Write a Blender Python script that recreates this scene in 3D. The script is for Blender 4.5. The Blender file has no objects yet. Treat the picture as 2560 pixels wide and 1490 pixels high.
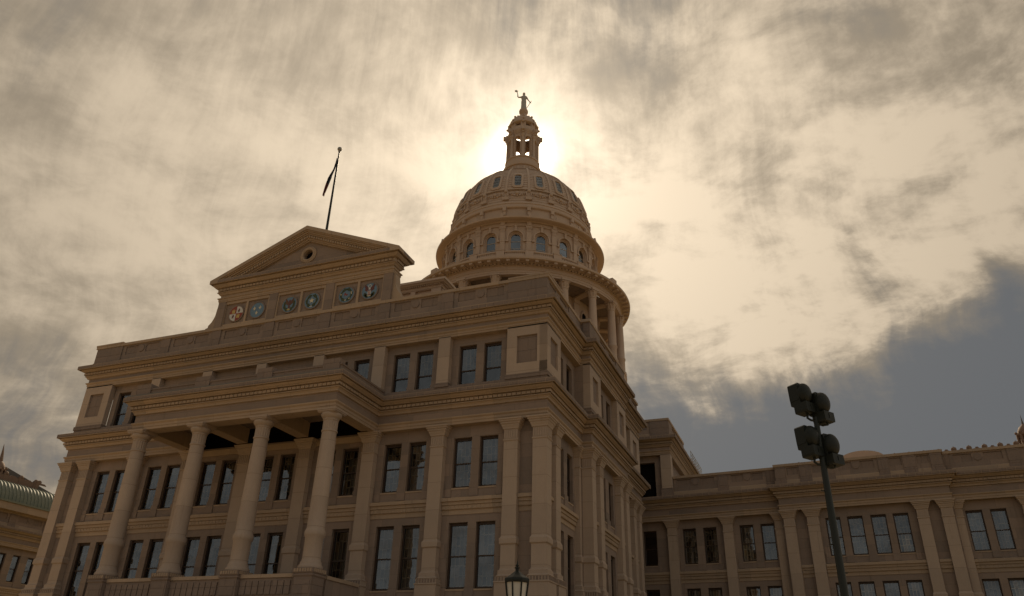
import bpy, bmesh, math, random
from mathutils import Vector, Matrix
random.seed(7)
SC = bpy.context.scene
COL = SC.collection
R = math.radians

# ------------------------------------------------------------------ camera
cam_d = bpy.data.cameras.new('camera')
cam_d.sensor_width = 36.0
cam_d.lens = 1924.06 / 2560 * 36.0
cam_d.clip_end = 5000
cam = bpy.data.objects.new('camera', cam_d)
COL.objects.link(cam)
RX = Vector((0.93275064, 0.35957199, 0.02615782))
UP = Vector((0.14546285, -0.44174005, 0.88527187))
BK = Vector((0.32987393, -0.82193291, -0.46433768))
CAM = Vector((35.693, -44.083, 1.65))
cam.matrix_world = Matrix(((RX.x, UP.x, BK.x, CAM.x), (RX.y, UP.y, BK.y, CAM.y), (RX.z, UP.z, BK.z, CAM.z), (0, 0, 0, 1)))
SC.camera = cam

# ------------------------------------------------------------------ sun, exposure
SUN = Vector((-0.2858, 0.7334, 0.6168)).normalized()
sun_d = bpy.data.lights.new('sun', 'SUN')
sun_d.energy = 4.0
sun_d.angle = R(0.6)
sun_d.color = (1.0, 0.80, 0.55)
sun = bpy.data.objects.new('sun', sun_d)
COL.objects.link(sun)
sun.rotation_euler = SUN.to_track_quat('Z', 'Y').to_euler()
sun.location = (0, 0, 150)
SC.view_settings.view_transform = 'Standard'
SC.view_settings.look = 'None'
SC.view_settings.exposure = 0.0
SC.view_settings.gamma = 1.0
SC.cycles.max_bounces = 6
SC.cycles.transparent_max_bounces = 12
SC.cycles.caustics_reflective = False
SC.cycles.caustics_refractive = False
SC.cycles.use_denoising = True


# ------------------------------------------------------------------ node helper
class NT:
    def __init__(s, tree):
        s.t = tree
        s.n = tree.nodes
        s.l = tree.links

    def new(s, kind, **kw):
        n = s.n.new(kind)
        for k, v in kw.items():
            setattr(n, k, v)
        return n

    def put(s, sock, v):
        if hasattr(v, 'is_output') or isinstance(v, bpy.types.NodeSocket):
            s.l.new(v, sock)
        elif v is not None:
            sock.default_value = v

    def m(s, op, a, b=None, c=None, clamp=False):
        n = s.new('ShaderNodeMath', operation=op)
        n.use_clamp = clamp
        for i, v in enumerate((a, b, c)):
            s.put(n.inputs[i], v)
        return n.outputs[0]

    def v(s, op, a, b=None, scale=None):
        n = s.new('ShaderNodeVectorMath', operation=op)
        s.put(n.inputs[0], a)
        if b is not None:
            s.put(n.inputs[1], b)
        if scale is not None:
            s.put(n.inputs['Scale'], scale)
        return n.outputs['Value'] if op in ('DOT_PRODUCT', 'LENGTH', 'DISTANCE') else n.outputs['Vector']

    def xyz(s, x=0.0, y=0.0, z=0.0):
        n = s.new('ShaderNodeCombineXYZ')
        for i, v in enumerate((x, y, z)):
            s.put(n.inputs[i], v)
        return n.outputs[0]

    def sep(s, v):
        n = s.new('ShaderNodeSeparateXYZ')
        s.put(n.inputs[0], v)
        return n.outputs

    def noise(s, vec, scale, detail=4.0, rough=0.55, dist=0.0, col=False):
        n = s.new('ShaderNodeTexNoise')
        s.put(n.inputs['Vector'], vec)
        n.inputs['Scale'].default_value = scale
        n.inputs['Detail'].default_value = detail
        n.inputs['Roughness'].default_value = rough
        n.inputs['Distortion'].default_value = dist
        return n.outputs['Color'] if col else n.outputs[0]

    def mix(s, f, a, b, kind='RGBA', blend='MIX'):
        n = s.new('ShaderNodeMix', data_type=kind)
        if kind == 'RGBA':
            n.blend_type = blend
            ia, ib, o = n.inputs[6], n.inputs[7], n.outputs[2]
        else:
            ia, ib, o = n.inputs[2], n.inputs[3], n.outputs[0]
        s.put(n.inputs[0], f)
        s.put(ia, a)
        s.put(ib, b)
        return o

    def ss(s, x, lo, hi, a=0.0, b=1.0):
        n = s.new('ShaderNodeMapRange', interpolation_type='SMOOTHSTEP')
        s.put(n.inputs[0], x)
        for i, v in enumerate((lo, hi, a, b)):
            s.put(n.inputs[i + 1], v)
        return n.outputs[0]


# ------------------------------------------------------------------ world: hazy high cloud in front of the sun
world = bpy.data.worlds.new('World')
SC.world = world
world.use_nodes = True
W = NT(world.node_tree)
for n in list(W.n):
    W.n.remove(n)
out = W.new('ShaderNodeOutputWorld')
bg = W.new('ShaderNodeBackground')
SKY_STRENGTH = 0.1
bg.inputs['Strength'].default_value = SKY_STRENGTH
W.l.new(bg.outputs[0], out.inputs[0])
tc = W.new('ShaderNodeTexCoord')
D = W.v('NORMALIZE', tc.outputs['Generated'])
sky = W.new('ShaderNodeTexSky', sky_type='NISHITA')
sky.sun_disc = False
sky.sun_elevation = math.asin(SUN.z)
sky.sun_rotation = math.atan2(SUN.x, SUN.y)
sky.dust_density = 3.0
sky.air_density = 1.0
hs = W.new('ShaderNodeHueSaturation')
hs.inputs['Saturation'].default_value = 0.30
hs.inputs['Value'].default_value = 0.62
W.l.new(sky.outputs[0], hs.inputs['Color'])
sx, sy, sz = W.sep(D)
cosS = W.m('MAXIMUM', W.v('DOT_PRODUCT', D, SUN), 0.0)


def gl(n):
    return W.m('POWER', cosS, n)


# cloud sheet coordinates: p across, q away from the camera's side of the building
den = W.m('ADD', W.m('MAXIMUM', sz, 0.0), 0.22)
u = W.m('DIVIDE', sx, den)
v = W.m('DIVIDE', sy, den)
ca, sa = 0.933, 0.360
p = W.m('ADD', W.m('MULTIPLY', u, ca), W.m('MULTIPLY', v, sa))
q = W.m('SUBTRACT', W.m('MULTIPLY', v, ca), W.m('MULTIPLY', u, sa))
base = W.xyz(p, q, 0.0)
wn = W.noise(base, 1.1, 3.0, 0.5, col=True)
warp = W.v('SCALE', W.v('SUBTRACT', wn, (0.5, 0.5, 0.5)), scale=0.26)
bw = W.v('ADD', base, warp)
px, py, pz = W.sep(bw)
wr = W.ss(p, -0.35, 0.65)
az = W.m('ADD', W.m('ARCTAN2', sx, sy), W.m('MULTIPLY', W.m('SUBTRACT', W.sep(wn)[0], 0.5), 0.22))
el = W.m('ADD', W.m('ARCSINE', sz), W.m('MULTIPLY', W.m('SUBTRACT', W.sep(wn)[1], 0.5), 0.25))
streak = W.noise(W.xyz(W.m('MULTIPLY', az, 9.5), W.m('MULTIPLY', el, 2.6), 3.7), 1.0, 9.0, 0.60, 0.3)
fibre = W.noise(W.xyz(W.m('MULTIPLY', az, 46.0), W.m('MULTIPLY', el, 7.5), 8.1), 1.0, 7.0, 0.64, 0.5)
puff = W.noise(W.v('ADD', bw, (4.3, 1.7, 0.0)), 3.2, 12.0, 0.58, 0.12)
mid = W.noise(W.v('ADD', bw, (2.9, 6.1, 0.4)), 6.5, 11.0, 0.62, 0.25)
fine = W.noise(W.v('ADD', bw, (9.3, 2.2, 0.0)), 15.0, 9.0, 0.64, 0.35)
field = W.m('ADD', W.m('MULTIPLY', streak, W.m('SUBTRACT', 0.62, W.m('MULTIPLY', wr, 0.30))), W.m('MULTIPLY', puff, W.m('ADD', 0.38, W.m('MULTIPLY', wr, 0.30))))
detail = W.m('ADD', W.m('MULTIPLY', W.m('SUBTRACT', fine, 0.5), W.m('ADD', 0.12, W.m('MULTIPLY', wr, 0.14))),
             W.m('MULTIPLY', W.m('SUBTRACT', fibre, 0.5), W.m('SUBTRACT', 0.13, W.m('MULTIPLY', wr, 0.06))))
detail = W.m('ADD', detail, W.m('MULTIPLY', W.m('SUBTRACT', mid, 0.5), W.m('ADD', 0.16, W.m('MULTIPLY', wr, 0.30))))
finger = W.noise(W.xyz(W.m('MULTIPLY', az, 13.0), W.m('MULTIPLY', el, 1.6), 1.3), 1.0, 6.0, 0.55, 0.2)
low = W.ss(W.v('DOT_PRODUCT', D, Vector((0.07, 0.94, 0.33)).normalized()), math.cos(R(26)), math.cos(R(5)))
cover = W.m('ADD', W.m('ADD', field, detail), W.m('MULTIPLY', W.m('MULTIPLY', W.m('SUBTRACT', finger, 0.5), 1.0), low))


def blob(vec, deg, amt):
    c = W.v('DOT_PRODUCT', D, Vector(vec).normalized())
    return W.m('MULTIPLY', W.ss(c, math.cos(R(deg)), 1.0), amt)


for vec, deg, amt in [((0.215, 0.92, 0.335), 8, -0.26), ((0.33, 0.885, 0.41), 8, -0.30), ((-0.10, 0.96, 0.22), 12, -0.34), ((0.06, 0.965, 0.22), 12, -0.36), ((0.22, 0.95, 0.20), 12, -0.3), ((-0.166, 0.925, 0.345), 5, -0.10),
                      ((0.14, 0.70, 0.70), 8, -0.14), ((-0.158, 0.640, 0.75), 10, -0.15), ((-0.52, 0.51, 0.69), 9, -0.10), ((-0.32, 0.52, 0.80), 10, -0.08),
                      ((-0.80, 0.545, 0.25), 8, -0.18), ((-0.715, 0.60, 0.357), 6, -0.12), ((-0.72, 0.33, 0.62), 8, -0.10), ((0.24, 0.80, 0.56), 14, 0.12),
                      ((0.02, 0.86, 0.51), 17, 0.20), ((-0.62, 0.62, 0.50), 20, 0.16), ((-0.286, 0.733, 0.617), 10, 0.15), ((-0.06, 0.91, 0.40), 8, 0.10)]:
    cover = W.m('ADD', cover, blob(vec, deg, amt))
dens = W.ss(cover, W.m('ADD', 0.08, W.m('MULTIPLY', low, 0.04)), W.m('ADD', 0.46, W.m('MULTIPLY', low, 0.14)))
thick = W.ss(W.m('ADD', W.m('ADD', W.m('MULTIPLY', cover, 0.55), W.m('MULTIPLY', mid, 0.45)), W.m('MULTIPLY', detail, 0.7)), 0.34, 0.70)
west = W.m('MULTIPLY', W.ss(W.v('DOT_PRODUCT', D, Vector((0.93, -0.25, 0.28)).normalized()), 0.2, 1.0), 0.16)
lum = W.m('ADD', W.m('ADD', 0.315, west), W.m('MULTIPLY', gl(4.0), 0.38))
lum = W.m('ADD', lum, W.m('MULTIPLY', gl(22.0), 0.24))
lum = W.m('ADD', lum, W.m('MULTIPLY', gl(130.0), 0.18))
tex = W.m('ADD', W.m('SUBTRACT', 0.64, W.m('MULTIPLY', wr, 0.08)), W.m('MULTIPLY', thick, W.m('ADD', 0.50, W.m('MULTIPLY', wr, 0.12))))
lum = W.m('MULTIPLY', lum, tex)
tint = W.mix(W.ss(W.v('DOT_PRODUCT', D, SUN), -0.15, 0.75), (0.94, 0.925, 0.86, 1), (1.0, 0.82, 0.60, 1))
cl = W.new('ShaderNodeVectorMath', operation='SCALE')
W.l.new(tint, cl.inputs[0])
W.put(cl.inputs['Scale'], W.m('MULTIPLY', lum, 1.0 / SKY_STRENGTH))
gap = W.v('MINIMUM', hs.outputs[0], (1.26, 1.33, 1.42))
gap = W.v('ADD', gap, W.v('SCALE', (1.0, 0.84, 0.62), scale=W.m('MULTIPLY', gl(9.0), 0.9)))
skyc = W.mix(dens, gap, cl.outputs[0])
# aureole: light scattered forward round the veiled sun
aur = W.m('ADD', W.m('MULTIPLY', gl(2600.0), 5.0), W.m('MULTIPLY', gl(230.0), 0.22))
aur = W.m('MULTIPLY', aur, W.m('ADD', 0.72, W.m('MULTIPLY', puff, 0.56)))
auc = W.v('SCALE', (1.0, 0.88, 0.70), scale=W.m('MULTIPLY', aur, 1.0 / SKY_STRENGTH))
final = W.v('ADD', skyc, auc)
W.l.new(final, bg.inputs['Color'])


# ------------------------------------------------------------------ materials
def material(name):
    m = bpy.data.materials.new(name)
    m.use_nodes = True
    t = NT(m.node_tree)
    return m, t, t.n['Principled BSDF']


def stone(name, a, b, c, bw=2.3, bh=0.85, joint=0.012, var=1.0, bump=0.25, rough=0.85, stain=1.0, pit=26.0):
    m, t, bs = material(name)
    g = t.new('ShaderNodeNewGeometry')
    P = g.outputs['Position']
    nx, ny, nz = t.sep(g.outputs['True Normal'])
    x, y, z = t.sep(P)
    side = t.m('GREATER_THAN', t.m('ABSOLUTE', nx), t.m('ABSOLUTE', ny))
    h = t.mix(side, x, y, 'FLOAT')
    flat = t.m('GREATER_THAN', t.m('ABSOLUTE', nz), 0.8)
    zz = t.mix(flat, z, t.m('ADD', x, y), 'FLOAT')
    vec = t.xyz(h, zz, 0.0)
    br = t.new('ShaderNodeTexBrick')
    t.put(br.inputs['Vector'], vec)
    br.inputs['Color1'].default_value = (0, 0, 0, 1)
    br.inputs['Color2'].default_value = (1, 1, 1, 1)
    br.inputs['Mortar'].default_value = (0.5, 0.5, 0.5, 1)
    br.inputs['Scale'].default_value = 1.0
    br.inputs['Mortar Size'].default_value = joint
    br.inputs['Mortar Smooth'].default_value = 0.3
    br.inputs['Brick Width'].default_value = bw
    br.inputs['Row Height'].default_value = bh
    br.offset = 0.41
    br.squash = 1.6
    br.squash_frequency = 3
    blk = t.m('MULTIPLY', br.outputs['Color'], 1.0)
    big = t.noise(P, 0.35, 4.0, 0.6)
    mid = t.noise(P, 1.7, 6.0, 0.65)
    k = t.m('ADD', t.m('MULTIPLY', t.m('SUBTRACT', blk, 0.5), 0.85 * var), t.m('ADD', 0.5, t.m('MULTIPLY', t.m('SUBTRACT', mid, 0.5), 0.9)), clamp=True)
    c1 = t.mix(k, a + (1,), b + (1,))
    c2 = t.mix(t.ss(big, 0.45, 0.68), c1, c + (1,))
    # run-down dirt under ledges: long thin vertical stains
    st = t.noise(t.xyz(t.m('MULTIPLY', x, 2.6), t.m('MULTIPLY', y, 2.6), t.m('MULTIPLY', z, 0.22)), 1.0, 5.0, 0.65)
    sf = t.m('MULTIPLY', t.ss(st, 0.56, 0.78), 0.42 * stain)
    c3 = t.mix(sf, c2, tuple(v * 0.45 for v in c) + (1,))
    spk = t.noise(P, pit, 2.0, 0.5)
    c4 = t.mix(t.m('MULTIPLY', t.ss(spk, 0.5, 0.75), 0.22), c3, (0.16, 0.115, 0.09, 1))
    c5 = t.mix(t.m('MULTIPLY', br.outputs['Fac'], 0.55), c4, (0.13, 0.095, 0.07, 1))
    t.put(bs.inputs['Base Color'], c5)
    bs.inputs['Roughness'].default_value = rough
    bs.inputs['Specular IOR Level'].default_value = 0.25
    bp = t.new('ShaderNodeBump')
    bp.inputs['Strength'].default_value = bump
    bp.inputs['Distance'].default_value = 0.05
    hgt = t.m('SUBTRACT', t.m('ADD', t.m('MULTIPLY', mid, 0.5), t.m('MULTIPLY', spk, 0.35)), t.m('MULTIPLY', br.outputs['Fac'], 0.8))
    t.put(bp.inputs['Height'], hgt)
    t.put(bs.inputs['Normal'], bp.outputs[0])
    return m


MT = {}
MT['stone'] = stone('pink_granite', (0.295, 0.222, 0.178), (0.200, 0.160, 0.138), (0.250, 0.192, 0.156))
MT['shaft'] = stone('granite_shaft', (0.45, 0.350, 0.275), (0.36, 0.283, 0.228), (0.40, 0.312, 0.247), bw=60, bh=1.75, var=0.9, stain=0.7)
MT['trim'] = stone('granite_moulding', (0.42, 0.312, 0.222), (0.31, 0.240, 0.183), (0.36, 0.270, 0.197), bw=1.9, bh=40, var=1.1, stain=0.9)
MT['rough'] = stone('rock_faced_granite', (0.25, 0.188, 0.153), (0.20, 0.157, 0.134), (0.225, 0.172, 0.142), bw=1.6, bh=0.9, bump=0.8, pit=7)
MT['dome'] = stone('painted_dome_metal', (0.50, 0.375, 0.290), (0.47, 0.355, 0.275), (0.46, 0.345, 0.265), bw=90, bh=90, joint=0.0, var=0.0, bump=0.06, stain=0.5, rough=0.6)  # paint colour lifted to stand in for sun glare veiling the dome


def plain(name, col, rough=0.6, metal=0.0, spec=0.4, var=0.15, scale=6.0, bump=0.0):
    m, t, bs = material(name)
    tcn = t.new('ShaderNodeTexCoord')
    n = t.noise(tcn.outputs['Object'], scale, 5.0, 0.6)
    c = t.mix(n, tuple(v * (1 - var) for v in col) + (1,), tuple(min(1, v * (1 + var)) for v in col) + (1,))
    t.put(bs.inputs['Base Color'], c)
    t.put(bs.inputs['Roughness'], t.m('ADD', rough - 0.08, t.m('MULTIPLY', n, 0.16)))
    bs.inputs['Metallic'].default_value = metal
    bs.inputs['Specular IOR Level'].default_value = spec
    if bump:
        bp = t.new('ShaderNodeBump')
        bp.inputs['Strength'].default_value = bump
        t.put(bp.inputs['Height'], n)
        t.put(bs.inputs['Normal'], bp.outputs[0])
    return m


MT['wood'] = plain('dark_window_wood', (0.045, 0.026, 0.016), 0.5)
MT['void'] = plain('unlit_interior', (0.012, 0.010, 0.009), 0.9, spec=0.0)
MT['blind'] = plain('pale_shutter', (0.60, 0.49, 0.37), 0.7)
MT['tan'] = plain('tan_curtain', (0.30, 0.20, 0.115), 0.8)
MT['grey'] = plain('grey_curtain', (0.20, 0.175, 0.15), 0.8)
MT['bronze'] = plain('dark_green_metal', (0.012, 0.015, 0.013), 0.5, 0.0, 0.25)
MT['pole'] = plain('dark_pole_paint', (0.014, 0.018, 0.016), 0.45, 0.0, 0.3)
MT['zinc'] = plain('weathered_zinc', (0.40, 0.38, 0.34), 0.6)
MT['steel'] = plain('galvanised_steel', (0.28, 0.27, 0.25), 0.45, 0.5)
MT['roof'] = plain('roof_membrane', (0.17, 0.155, 0.14), 0.9)
MT['slate'] = plain('slate_roof', (0.11, 0.105, 0.10), 0.7)
MT['terra'] = plain('red_terracotta', (0.20, 0.135, 0.10), 0.8)
MT['frost'] = plain('frosted_lamp_glass', (0.55, 0.53, 0.48), 0.4)
MT['bulb'] = plain('lamp_lens', (0.10, 0.10, 0.10), 0.1)


def copper():
    m, t, bs = material('green_copper')
    g = t.new('ShaderNodeNewGeometry')
    n = t.noise(g.outputs['Position'], 1.5, 6.0, 0.65)
    c = t.mix(n, (0.12, 0.145, 0.12, 1), (0.21, 0.22, 0.165, 1))
    t.put(bs.inputs['Base Color'], c)
    bs.inputs['Roughness'].default_value = 0.55
    return m


MT['copper'] = copper()


def glass():
    m, t, bs = material('window_glass')
    t.n.remove(bs)
    o = t.n['Material Output']
    tr = t.new('ShaderNodeBsdfTransparent')
    tr.inputs[0].default_value = (0.72, 0.74, 0.72, 1)
    gs = t.new('ShaderNodeBsdfGlossy')
    gs.inputs['Color'].default_value = (0.80, 0.86, 0.92, 1)
    gs.inputs['Roughness'].default_value = 0.015
    fr = t.new('ShaderNodeFresnel')
    fr.inputs['IOR'].default_value = 2.25
    g = t.new('ShaderNodeNewGeometry')
    bp = t.new('ShaderNodeBump')
    bp.inputs['Strength'].default_value = 0.05
    bp.inputs['Distance'].default_value = 0.05
    t.put(bp.inputs['Height'], t.noise(g.outputs['Position'], 1.6, 2.0, 0.5))
    t.put(gs.inputs['Normal'], bp.outputs[0])
    mx = t.new('ShaderNodeMixShader')
    t.put(mx.inputs[0], t.m('ADD', t.m('MULTIPLY', fr.outputs[0], 1.1), 0.02, clamp=True))
    t.l.new(tr.outputs[0], mx.inputs[1])
    t.l.new(gs.outputs[0], mx.inputs[2])
    t.l.new(mx.outputs[0], o.inputs[0])
    return m


MT['glass'] = glass()
for nm, c in dict(m_blue=(0.13, 0.21, 0.30), m_deep=(0.05, 0.10, 0.20), m_white=(0.55, 0.54, 0.52), m_red=(0.25, 0.05, 0.035), m_gold=(0.50, 0.36, 0.12), m_cream=(0.62, 0.55, 0.40), m_green=(0.05, 0.065, 0.03),
                  m_brown=(0.12, 0.06, 0.035), m_maroon=(0.13, 0.045, 0.04), f_navy=(0.022, 0.026, 0.045), f_red=(0.15, 0.035, 0.028), f_white=(0.12, 0.11, 0.11)).items():
    MT[nm] = plain(nm, c, 0.6, var=0.1)


def ground_mat():
    m, t, bs = material('dry_lawn')
    g = t.new('ShaderNodeNewGeometry')
    P = g.outputs['Position']
    n = t.noise(P, 0.12, 6.0, 0.6)
    n2 = t.noise(P, 9.0, 3.0, 0.6)
    c = t.mix(n, (0.22, 0.165, 0.065, 1), (0.34, 0.26, 0.11, 1))
    c = t.mix(t.m('MULTIPLY', n2, 0.5), c, (0.06, 0.055, 0.02, 1))
    t.put(bs.inputs['Base Color'], c)
    bs.inputs['Roughness'].default_value = 0.95
    return m


MT['lawn'] = ground_mat()
MT['paving'] = plain('warm_paving', (0.52, 0.40, 0.25), 0.85, scale=1.2)


# ------------------------------------------------------------------ mesh helpers
class Fr:
    """A facade frame: s runs along the wall, n points out of it."""

    def __init__(f, x, y, ang=0.0):
        f.o = (x, y)
        f.a = ang
        f.e = (math.cos(ang), math.sin(ang))
        f.n = (math.sin(ang), -math.cos(ang))

    def xy(f, s, n):
        return (f.o[0] + f.e[0] * s + f.n[0] * n, f.o[1] + f.e[1] * s + f.n[1] * n)

    def p(f, s, n, z):
        a = f.xy(s, n)
        return (a[0], a[1], z)


class MB:
    def __init__(s):
        s.v = []
        s.f = []
        s.mi = []
        s.mats = []
        s.sm = []

    def mat(s, m):
        m = MT[m] if isinstance(m, str) else m
        if m not in s.mats:
            s.mats.append(m)
        return s.mats.index(m)

    def face(s, pts, m, smooth=False):
        i = len(s.v)
        s.v += [tuple(q) for q in pts]
        s.f.append(tuple(range(i, i + len(pts))))
        s.mi.append(s.mat(m))
        s.sm.append(smooth)

    def grid(s, rows, m, cu=False, cv=False, smooth=True):
        i = len(s.v)
        nr, nc = len(rows), len(rows[0])
        for r in rows:
            s.v += [tuple(q) for q in r]
        mm = s.mat(m)
        for a in range(nr if cu else nr - 1):
            for b in range(nc if cv else nc - 1):
                a2, b2 = (a + 1) % nr, (b + 1) % nc
                s.f.append((i + a * nc + b, i + a * nc + b2, i + a2 * nc + b2, i + a2 * nc + b))
                s.mi.append(mm)
                s.sm.append(smooth)

    def hexa(s, c, m):
        """c: 8 corners, bottom ring then top ring"""
        for q in ((0, 3, 2, 1), (4, 5, 6, 7), (0, 1, 5, 4), (1, 2, 6, 5), (2, 3, 7, 6), (3, 0, 4, 7)):
            s.face([c[k] for k in q], m)

    def box(s, x0, x1, y0, y1, z0, z1, m):
        s.hexa([(x0, y0, z0), (x1, y0, z0), (x1, y1, z0), (x0, y1, z0), (x0, y0, z1), (x1, y0, z1), (x1, y1, z1), (x0, y1, z1)], m)

    def fbox(s, f, s0, s1, n0, n1, z0, z1, m):
        c = [f.p(a, b, z) for z in (z0, z1) for a, b in ((s0, n1), (s1, n1), (s1, n0), (s0, n0))]
        s.hexa(c, m)

    def sweep(s, path, prof, m, closed=False, smooth=False):
        P = [Vector(q) for q in path]
        n = len(P)
        nor = []
        for i in range(n if closed else n - 1):
            d = (P[(i + 1) % n] - P[i]).normalized()
            nor.append(Vector((d.y, -d.x)))
        rows = []
        for i in range(n):
            if closed:
                a, b = nor[i - 1], nor[i]
            else:
                a, b = nor[max(0, i - 1)], nor[min(i, n - 2)]
            mv = (a + b) / (1.0 + a.dot(b))
            rows.append([(P[i].x + mv.x * o, P[i].y + mv.y * o, z) for o, z in prof])
        # separate vertices per segment keep mouldings crisp
        for i in range(n if closed else n - 1):
            s.grid([rows[i], rows[(i + 1) % n]], m, smooth=smooth)

    def lathe(s, prof, m, c=(0, 0), seg=64, a0=0.0, a1=360.0, smooth=True, sharp=False, mod=None):
        full = abs(a1 - a0) > 359.9
        k = seg if full else seg + 1
        rows = []
        for r, z in prof:
            row = []
            for i in range(k):
                a = R(a0 + (a1 - a0) * i / seg)
                rr = r if mod is None else mod(r, z, i)
                row.append((c[0] + rr * math.sin(a), c[1] - rr * math.cos(a), z))
            rows.append(row)
        if sharp:
            for i in range(len(rows) - 1):
                s.grid([rows[i], rows[i + 1]], m, cv=full, smooth=smooth)
        else:
            s.grid(rows, m, cv=full, smooth=smooth)

    def tube(s, pts, rads, m, seg=8, caps=True):
        pts = [Vector(q) for q in pts]
        if not isinstance(rads, (list, tuple)):
            rads = [rads] * len(pts)
        rows = []
        for i, q in enumerate(pts):
            d = (pts[min(i + 1, len(pts) - 1)] - pts[max(i - 1, 0)]).normalized()
            a = d.orthogonal().normalized() if i == 0 else (a - d * a.dot(d)).normalized()
            b = d.cross(a)
            rows.append([q + (a * math.cos(2 * math.pi * k / seg) + b * math.sin(2 * math.pi * k / seg)) * rads[i] for k in range(seg)])
        s.grid(rows, m, cv=True)
        if caps:
            s.face(rows[0][::-1], m)
            s.face(rows[-1], m)

    def prism(s, poly, fn, d0, d1, m):
        """poly 2d points; fn(a,b,d) -> 3d"""
        A = [fn(a, b, d0) for a, b in poly]
        B = [fn(a, b, d1) for a, b in poly]
        s.face(A[::-1], m)
        s.face(B, m)
        n = len(poly)
        for i in range(n):
            s.face([A[i], A[(i + 1) % n], B[(i + 1) % n], B[i]], m)

    def ball(s, c, r, m, seg=12, rings=8, sz=1.0):
        rows = []
        for i in range(rings + 1):
            t = math.pi * i / rings
            rows.append([(c[0] + r * math.sin(t) * math.cos(2 * math.pi * k / seg), c[1] + r * math.sin(t) * math.sin(2 * math.pi * k / seg), c[2] + r * sz * math.cos(t)) for k in range(seg)])
        s.grid(rows, m, cv=True)

    def mesh(s, name):
        me = bpy.data.meshes.new(name)
        me.from_pydata(s.v, [], s.f)
        for m in s.mats:
            me.materials.append(m)
        me.polygons.foreach_set('material_index', s.mi)
        me.polygons.foreach_set('use_smooth', s.sm)
        bm = bmesh.new()
        bm.from_mesh(me)
        bmesh.ops.remove_doubles(bm, verts=bm.verts, dist=0.0004)
        bmesh.ops.recalc_face_normals(bm, faces=bm.faces)
        for e in bm.edges:
            if len(e.link_faces) == 2 and e.link_faces[0].normal.angle(e.link_faces[1].normal, 0) > R(40):
                e.smooth = False
        bm.to_mesh(me)
        bm.free()
        return me

    def build(s, name, parent=None, loc=None, rz=0.0):
        o = bpy.data.objects.new(name, s.mesh(name))
        return link(o, parent, loc, rz)


def link(o, parent=None, loc=None, rz=0.0):
    COL.objects.link(o)
    if parent is not None:
        o.parent = parent
    if loc is not None:
        o.location = loc
    if rz:
        o.rotation_euler = (0, 0, rz)
    return o


def inst(name, me, parent, loc=(0, 0, 0), rz=0.0):
    return link(bpy.data.objects.new(name, me), parent, loc, rz)


def thing(name, label, cat, loc=(0, 0, 0), group=None):
    o = bpy.data.objects.new(name, None)
    COL.objects.link(o)
    o.location = loc
    o['label'] = label
    o['category'] = cat
    if group:
        o['group'] = group
    return o


def struct(mb, name):
    o = mb.build(name)
    o['kind'] = 'structure'
    return o


# ------------------------------------------------------------------ ground
b = MB()
b.face([(-3000, -3000, 0), (3000, -3000, 0), (3000, 3000, 0), (-3000, 3000, 0)], 'lawn')
struct(b, 'lawn')
b = MB()
b.face([(-70, -62, 0.006), (80, -62, 0.006), (80, -6.2, 0.006), (-70, -6.2, 0.006)], 'paving')
b.face([(-5, -300, 0.006), (5, -300, 0.006), (5, -62, 0.006), (-5, -62, 0.006)], 'paving')
struct(b, 'path')

# ------------------------------------------------------------------ the capitol
CAP = thing('state_capitol', 'pink granite domed capitol with columned portico, seal pediment and long side wings', 'capitol')
HW = 20.62
F0 = Fr(0, 0, 0)                       # north front, s = X
FE = Fr(HW, 0, math.pi / 2)            # side facing +X, s = Y
FW = Fr(20.6, 33.15, -0.092)           # long wing front
FL = Fr(-62.8, 0, math.pi / 2)         # far pavilion's side facing +X
NW = -0.45                             # wall plane behind the pilasters

path_low = [(-HW, 27.3), (-HW, 18.85), (-HW - .74, 18.85), (-HW - .74, 7.7), (-HW, 7.7), (-HW, 0), (-8.3, 0), (-8.3, -5.2), (8.3, -5.2), (8.3, 0), (HW, 0),
            (HW, 7.7), (HW + .74, 7.7), (HW + .74, 18.85), (HW, 18.85), (HW, 27.3), (16.5, 27.3)]
path_top = [q for q in path_low if abs(q[0]) > 9]
PE = [[(-.5, 17.75), (0, 17.75), (0, 17.93), (.035, 17.94), (.035, 18.1), (.09, 18.15), (.13, 18.2), (.13, 18.27), (-0.01, 18.30)],
      [(-.01, 18.30), (-.01, 18.86)],
      [(-.01, 18.86), (.06, 18.87), (.11, 18.88), (.12, 18.97), (.19, 19.07), (.27, 19.10), (.27, 19.155), (.12, 19.16), (.12, 19.215), (.24, 19.22), (.24, 19.40), (.2, 19.405), (.2, 19.475), (.41, 19.48), (.43, 19.52), (.50, 19.56), (.57, 19.62), (.60, 19.66),
       (.60, 19.69), (.54, 19.70), (.54, 19.82), (.69, 19.82), (.69, 19.70), (.75, 19.705), (.75, 20.02), (-.9, 20.10)]]
PA = [[(-.5, 24.21), (0, 24.21), (0, 24.36), (.04, 24.37), (.04, 24.5), (.1, 24.56), (.14, 24.6), (.14, 24.66), (-0.01, 24.69)],
      [(-.01, 24.69), (-.01, 24.98)],
      [(-.01, 24.98), (.06, 25.0), (.11, 25.01), (.2, 25.16), (.28, 25.19), (.28, 25.245), (.12, 25.25), (.12, 25.30), (.24, 25.305), (.24, 25.48), (.2, 25.485), (.2, 25.55), (.42, 25.555), (.44, 25.58), (.52, 25.62), (.59, 25.67), (.61, 25.69),
       (.54, 25.70), (.54, 25.82), (.70, 25.82), (.70, 25.70), (.77, 25.705), (.77, 26.02), (-.6, 26.08)]]


def seg_frames(path):
    for i in range(len(path) - 1):
        a, c = Vector(path[i]), Vector(path[i + 1])
        d = c - a
        yield Fr(a.x, a.y, math.atan2(d.y, d.x)), d.length, i


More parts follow.
